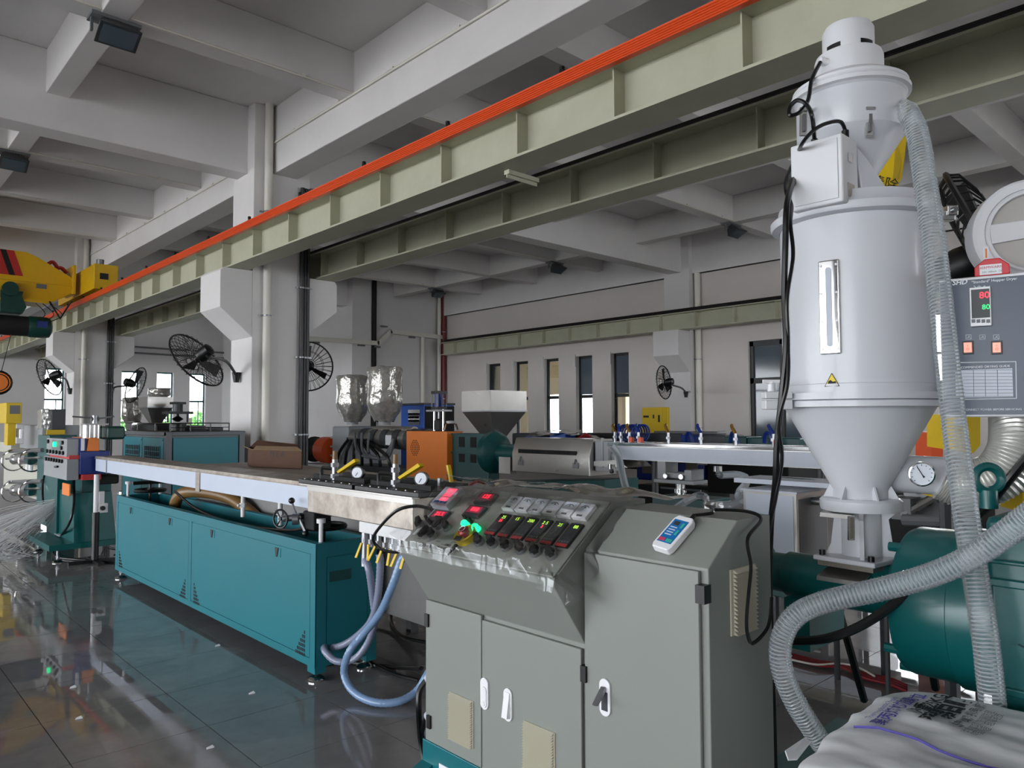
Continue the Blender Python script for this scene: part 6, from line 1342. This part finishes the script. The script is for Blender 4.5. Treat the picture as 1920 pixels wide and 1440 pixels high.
# teal stand of the haul-off
SX, SY = 2.15, 9.55
sx0, sx1 = at(139, 1000, Y=9.15).x, at(176, 1000, Y=9.15).x
st = MB().add([(at(139, 998, Y=9.1).x, 9.1, .2), (at(214, 1000, Y=9.1).x+.02, 9.1, .2), (at(214, 1000, Y=9.1).x+.02, 9.9, .2), (at(139, 998, Y=9.1).x, 9.9, .2), (at(141, 915, Y=9.1).x, 9.15, .72), (at(212, 915, Y=9.1).x, 9.15, .72), (at(212, 915, Y=9.1).x, 9.8, .72), (at(141, 915, Y=9.1).x, 9.8, .72)], [(3, 2, 1, 0), (4, 5, 6, 7), (0, 1, 5, 4), (1, 2, 6, 5), (2, 3, 7, 6), (3, 0, 4, 7)]).build('stand', M_['teal_dark'], t)
MB().box(sx0-.25, sx1+.35, 9.05, 10.2, .14, .2).box(sx0+.1, sx1+.2, 9.3, 9.7, .72, hz0).build('stand_base', M_['teal_dark'], t)
MB().box(hx0-.09, hx0-.07, yz(133, 915, hx0-.07)[0], yz(120, 915, hx0-.07)[0], yz(126, 924, hx0)[1], yz(126, 902, hx0)[1]).build('orange_cover', M_['orange'], t, bev=.008)
MB().box(hx0-.06, hx0+.0, 9.8, 10.3, .2, hz0).build('side_leg', M_['teal_dark'], t)
for x, y in ((sx0-.15, 9.15), (sx1+.25, 9.15), (sx0-.15, 10.1)): level_foot((x, y), .14, t)
t = thing('post_stand', 'black and silver telescopic post standing beside the teal tank', 'stand', (2.365, 9.0, 0))
pp_ = at(178, 1034, Z=0); x_, y_ = pp_.x-.1, pp_.y-.35
pp_ = at(178, 1034, Z=.0); x_, y_ = pp_.x, pp_.y
k_ = 8.85/9.58; x_, y_ = x_*k_, y_*k_
zf = lambda v: at(178, v, D=(Vector((x_, y_, 0))-Vector((0, 0, 0))).dot(Vector((FW.x, FW.y, 0)))).z
MB().cyl((x_, y_, .03), (x_, y_, .53), .035, n=14).build('lower_tube', M_['black'], t)
MB().cyl((x_, y_, .53), (x_, y_, .93), .026, n=14).build('upper_tube', M_['white'], t)
MB().box(x_-.25, x_+.25, y_-.03, y_+.03, 0, .03).box(x_-.03, x_+.03, y_-.25, y_+.25, 0, .03).build('cross_foot', M_['black'], t)
MB().box(x_+.02, x_+.07, y_-.04, y_+.02, .62, .75).build('clamp', M_['white'], t)
t = thing('foot_switch_box', 'small white switch box with black knob on the teal stand', 'switch', (x_+.1, 9.05, .4))
q = at(192, 952, Y=9.06); MB().box(q.x-.045, q.x+.045, 9.02, 9.07, q.z-.05, q.z+.05).build('box_body', M_['white_pl'], t, bev=.004); MB().cyl((q.x-.01, 9.02, q.z-.0), (q.x-.01, 8.99, q.z-.0), .025, n=10).build('knob', M_['black'], t)
# ---------------- winder at far left
t = thing('winding_machine', 'beige winding machine with chrome rollers at the left edge', 'winder', at(50, 940, X=2.3))
XW = 2.35
y0, z1_ = yz(100, 790, XW); y1, z0_ = yz(8, 942, XW); 
def wbox(u0, v0, u1, v1, X, dx, nm, m, bev=.008): return boxX(u0, v0, u1, v1, X, dx).build(nm, M_[m], t, bev=bev)
wbox(8, 845, 76, 940, XW, .5, 'cabinet', 'beige'); wbox(38, 797, 78, 845, XW+.1, .5, 'upper_housing', 'cast_grey'); wbox(0, 828, 20, 850, XW, .3, 'beige_arm', 'beige'); wbox(14, 795, 30, 832, XW, .2, 'post', 'white')
wbox(76, 845, 90, 930, XW+.1, .4, 'teal_side', 'teal_mach')
for v in (860, 918):
    p = at(12, v, X=XW-.12); q = at(78, v-2, X=XW-.12); MB().cyl(p, q, .02, n=8).build('shaft', M_['chrome'], t)
    p = at(30, v+1, X=XW-.12); q = at(58, v, X=XW-.12); MB().cyl(p, q, .09, n=18).build('roller', M_['chrome'], t)
    for u in (26, 60): c = at(u, v+3, X=XW-.12); MB().ring(c, (0, 1, 0), .16, .012, 24, 6).build('guide_ring', M_['chrome'], t)
    p = at(18, v-14, X=XW-.12); q = at(80, v-16, X=XW-.12); MB().cyl(p, q, .03, n=8).build('traverse_bar', M_['zinc'], t)
for u, v in ((34, 820), (40, 822), (52, 884), (58, 884)): c = at(u, v, X=XW-.1); MB().cyl(c, c+Vector((0, 0, .14)), .03, n=8).build('guide_pin', M_['white_pl'], t)
t = thing('yellow_control_box', 'yellow control box with grey screen at the left edge', 'control box', at(20, 830, X=2.6))
ya_, zb_ = yz(11, 794, 2.6); yb_, zt_ = yz(42, 755, 2.6)
xa_ = at(-30, 775, Y=max(ya_, yb_)).x
p0_, p1_ = at(11, 775, Y=13.5), at(41, 775, Y=13.5); zz0, zz1 = at(20, 794, Y=13.5).z, at(20, 755, Y=13.5).z
cbx = MB().box(p0_.x, p1_.x, 13.5, 14.2, zz0, zz1).build('box_body', M_['yellow'], t, bev=.01)
MB().box(at(18, 775, Y=13.5).x, at(37, 775, Y=13.5).x, 13.49, 13.5, at(20, 776, Y=13.5).z, at(20, 760, Y=13.5).z).build('screen', M_['mid_grey'], cbx)
MB().box(at(15, 800, Y=13.6).x, at(30, 800, Y=13.6).x, 13.6, 13.9, at(20, 835, Y=13.6).z, zz0).build('pedestal', M_['yellow'], t)
t = thing('wrapped_control_box', 'grey control box in crinkled film on a yellow stand', 'control box', at(100, 830, X=2.9))
p0_, p1_ = at(97, 785, Y=13), at(123, 785, Y=13); zz0, zz1 = at(100, 806, Y=13).z, at(100, 767, Y=13).z
MB().box(p0_.x, p1_.x, 13, 13.5, zz0, zz1).build('box_body', M_['dark_grey'], t, bev=.01)
xw0, xw1 = at(76, 785, Y=13.1).x, p0_.x+.02
def blob(u, v):
    a_, b_ = u*2*math.pi, (v-.5)*math.pi; d = Vector((math.cos(a_)*math.cos(b_), math.sin(a_)*math.cos(b_), math.sin(b_)))
    k_ = 1/max(abs(d.x), abs(d.y), abs(d.z))**.8; k_ *= 1+.12*noise.noise(d*3.1)+.08*noise.noise(d*7)
    return ((xw0+xw1)/2+d.x*k_*(xw1-xw0)/2, 13.2+d.y*k_*.17, (zz0+zz1)/2+d.z*k_*(zz1-zz0)/2)
MB().grid(blob, 40, 24).build('film_wrap', M_['foil'], t, fix=False, ang=20)
MB().box(at(88, 810, Y=13).x, at(122, 810, Y=13).x, 13, 13.4, at(100, 816, Y=13).z, zz0).build('stand_head', M_['yellow'], t); MB().cyl((at(105, 815, Y=13.2).x, 13.2, 0), (at(105, 815, Y=13.2).x, 13.2, zz0), .06, n=10).build('stand_post', M_['white'], t)
t = thing('teal_cabinet', 'dark teal machine cabinet behind the haul-off', 'cabinet', at(118, 900, X=2.6))
p0_, p1_ = at(92, 830, Y=11.5), at(145, 830, Y=11.5)
MB().box(p0_.x, p1_.x, 11.5, 12.2, .1, at(120, 816, Y=11.5).z).build('cabinet_body', M_['teal_dark'], t, bev=.01); MB().box(p0_.x+.06, p1_.x-.05, 11.49, 11.5, .2, at(120, 822, Y=11.5).z).build('cabinet_door', M_['teal_dark'], t, bev=.004)
for x in (p0_.x+.05, p1_.x-.05): level_foot((x, 11.6), .1, t)
# ---------------- things on the floor at left
ps = MB(); q_ = random.Random(3)
for i in range(150):
    u0 = 60+q_.random()*75; v0 = 930+q_.random()*45; y0_ = 10.6-q_.random()*1.2
    s0 = at(128-q_.random()*25, 935+q_.random()*20, Y=9.9); z0_ = .35+.25*q_.random()
    e0 = Vector((s0.x-.2-q_.random()*.7, s0.y-.4+q_.random()*2.2, .01+.03*q_.random()))
    m_ = s0.lerp(e0, .5)+Vector((q_.uniform(-.1, .1), q_.uniform(-.15, .15), q_.uniform(-.02, .12)))
    P_ = spline([s0, m_, e0, e0+Vector((-.3+q_.random()*.2, .3*q_.random(), 0))], 4)
    w = Vector((.006, .008, .008)); n0 = len(P_)
    ps.add([p for p in P_]+[p+w for p in P_], [(k, k+1, n0+k+1, n0+k) for k in range(n0-1)])
tag(ps.build('plastic_strips', M_['strip_plastic'], fix=False), 'tangled clear plastic strips spilling over the floor by the teal stand', 'plastic strips', kind='stuff')
def flat(pts, nm, mt, lab, cat, grp=None, z=.004):
    return tag(MB().add([at(u, v, Z=z+(q if len(p_) > 2 else 0)) for p_ in pts for u, v, q in [(p_+(0,))[:3]]], [tuple(range(len(pts)))]).build(nm, M_[mt], fix=False, solid=.003), lab, cat, grp)
flat([(101, 1001), (112, 1006), (127, 991), (120, 986)], 'paper_sheet', 'paper', 'crumpled white paper sheet on the teal base at left', 'paper', z=.22)
flat([(120, 990), (140, 986), (153, 979), (143, 973), (150, 985), (146, 990), (128, 993)], 'paper_sheet', 'paper', 'curled white paper strip on the teal base at left', 'paper', z=.24)
for i, (u, v) in enumerate(((137, 1289), (148, 1347), (408, 1211), (472, 1300), (394, 1402), (410, 1212))[:5]):
    w = ('left middle', 'left lower', 'beside the tank reflection', 'right of the tank reflection', 'near the bottom edge')[i]
    c = at(u, v, Z=0); b = MB(); 
    b.hexa([c+Vector((-.02, -.008, 0)), c+Vector((.015, -.012, 0)), c+Vector((.022, .008, 0)), c+Vector((-.012, .012, 0))], [c+Vector((-.014, -.004, .008)), c+Vector((.008, -.006, .014)), c+Vector((.012, .004, .008)), c+Vector((-.01, .006, .004))])
    tag(b.build('plastic_flake', M_['paper']), 'white plastic flake on the wet floor, %s' % w, 'plastic flake', 'plastic flakes')
floor_cable([(70, 975, .02), (40, 980, .01), (28, 983, .01), (50, 984, .01), (75, 980, .03)], .02, 'rubber', 'flat black belt loop on the floor at far left')
floor_cable([(215, 1055, .012), (160, 1050, .012), (110, 1045, .012), (100, 1035, .02), (110, 1010, .15), (128, 985, .4), (138, 950, .6), (139, 900, .85)], .013, 'rubber', 'black cable looping from the control box to the floor beside the teal stand')
floor_cable([(120, 1010, .15), (100, 1000, .2), (86, 970, .35), (80, 930, .6), (82, 895, .8), (95, 878, .95), (108, 875, 1.0)], .013, 'rubber', 'black cable hanging in a wide loop from the lower grey control box')
floor_cable([(193, 958, .38), (190, 985, .2), (198, 1010, .05), (205, 1025, .012), (235, 1030, .012)], .007, 'rubber', 'thin black cable from the switch box to the floor')
# red cables and black things on the floor at right
for i in range(4):
    floor_cable([(1470, 1222+i*3, .02), (1530, 1238+i*3, .02), (1580, 1246+i*2, .02), (1620, 1262+i*3, .02), (1670, 1272+i*4, .02), (1700, 1285+i*4, .02)], .0075, 'cable_red', 'red cable on the floor under the extruder, strand %s' % ('nearest the wall', 'second', 'third', 'nearest the bag')[i], grp='red floor cables')
floor_cable([(1480, 1236, .03), (1530, 1246, .03), (1575, 1244, .03), (1610, 1252, .03), (1640, 1268, .03)], .006, 'pvc', 'thin cream wire on the floor over the red cables')
# ---------------- yellow machine parts and banner at right
t = thing('yellow_guard', 'yellow machine guard behind the silver air duct', 'machine guard', at(1850, 940, D=3.2))
def pq(u, v, D): return at(u, v, D=D)
def slab(pts, D, th, nm, m, par): 
    f_ = [pq(u, v, D) for u, v in pts]; bk = [p+FW*th for p in f_]; n = len(f_)
    return MB().add(f_+bk, [tuple(range(n)), tuple(range(2*n-1, n-1, -1))]+[(i, (i+1) % n, n+(i+1) % n, n+i) for i in range(n)]).build(nm, M_[m], par)
slab([(1762, 900), (1930, 880), (1930, 936), (1768, 937)], 3.0, .25, 'lower_guard', 'yellow', t); slab([(1790, 780), (1838, 780), (1838, 835), (1825, 850), (1790, 845)], 3.0, .2, 'upper_guard', 'yellow', t); slab([(1915, 865), (1960, 850), (1960, 955), (1918, 960)], 2.2, .1, 'side_guard', 'yellow', t)
slab([(1790, 785), (1808, 784), (1809, 798), (1791, 798)], 2.99, .005, 'label', 'paper', t)
for u in (1775, 1915): p = at(u, 936, D=3.1); MB().cyl((p.x, p.y, 0), p, .03, n=8).build('guard_post', M_['dark_grey'], t)
tag(slab([(1747, 812), (1768, 812), (1768, 1200), (1747, 1200)], 5.0, .2, 'orange_panel', 'orange_red', None), 'small orange machine panel between the dryer cone and clear hose', 'panel')
t = thing('yellow_banner', 'yellow cloth banner with black characters hanging behind the loader', 'banner', at(1660, 360, D=3.6))
def bnf(u, v): return at(1620+u*78-6*math.sin(v*3), 190+v*180-(1-u)*6*v, D=3.6+.06*math.sin(u*5))
bz = [(1655, 160), (1690, 158), (1700, 250), (1697, 285), (1690, 335), (1672, 366), (1625, 345), (1618, 320), (1640, 250)]
f_ = [at(u, v, D=3.6+.03*math.sin(u*.09)) for u, v in bz]
MB().add(f_, [tuple(range(len(f_)))]).build('cloth', M_['yellow'], t, fix=False, solid=.006)
text('清除', frame(at(1658, 345, D=3.57), (RT*.97-UP*.2), (UP*.97+RT*.2), -FW), .07, M_['ink'], t)
bp_ = at(1640, 340, D=3.62); MB().cyl((bp_.x, bp_.y, 0), bp_, .012, n=6).build('banner_pole', M_['dark_grey'], t)
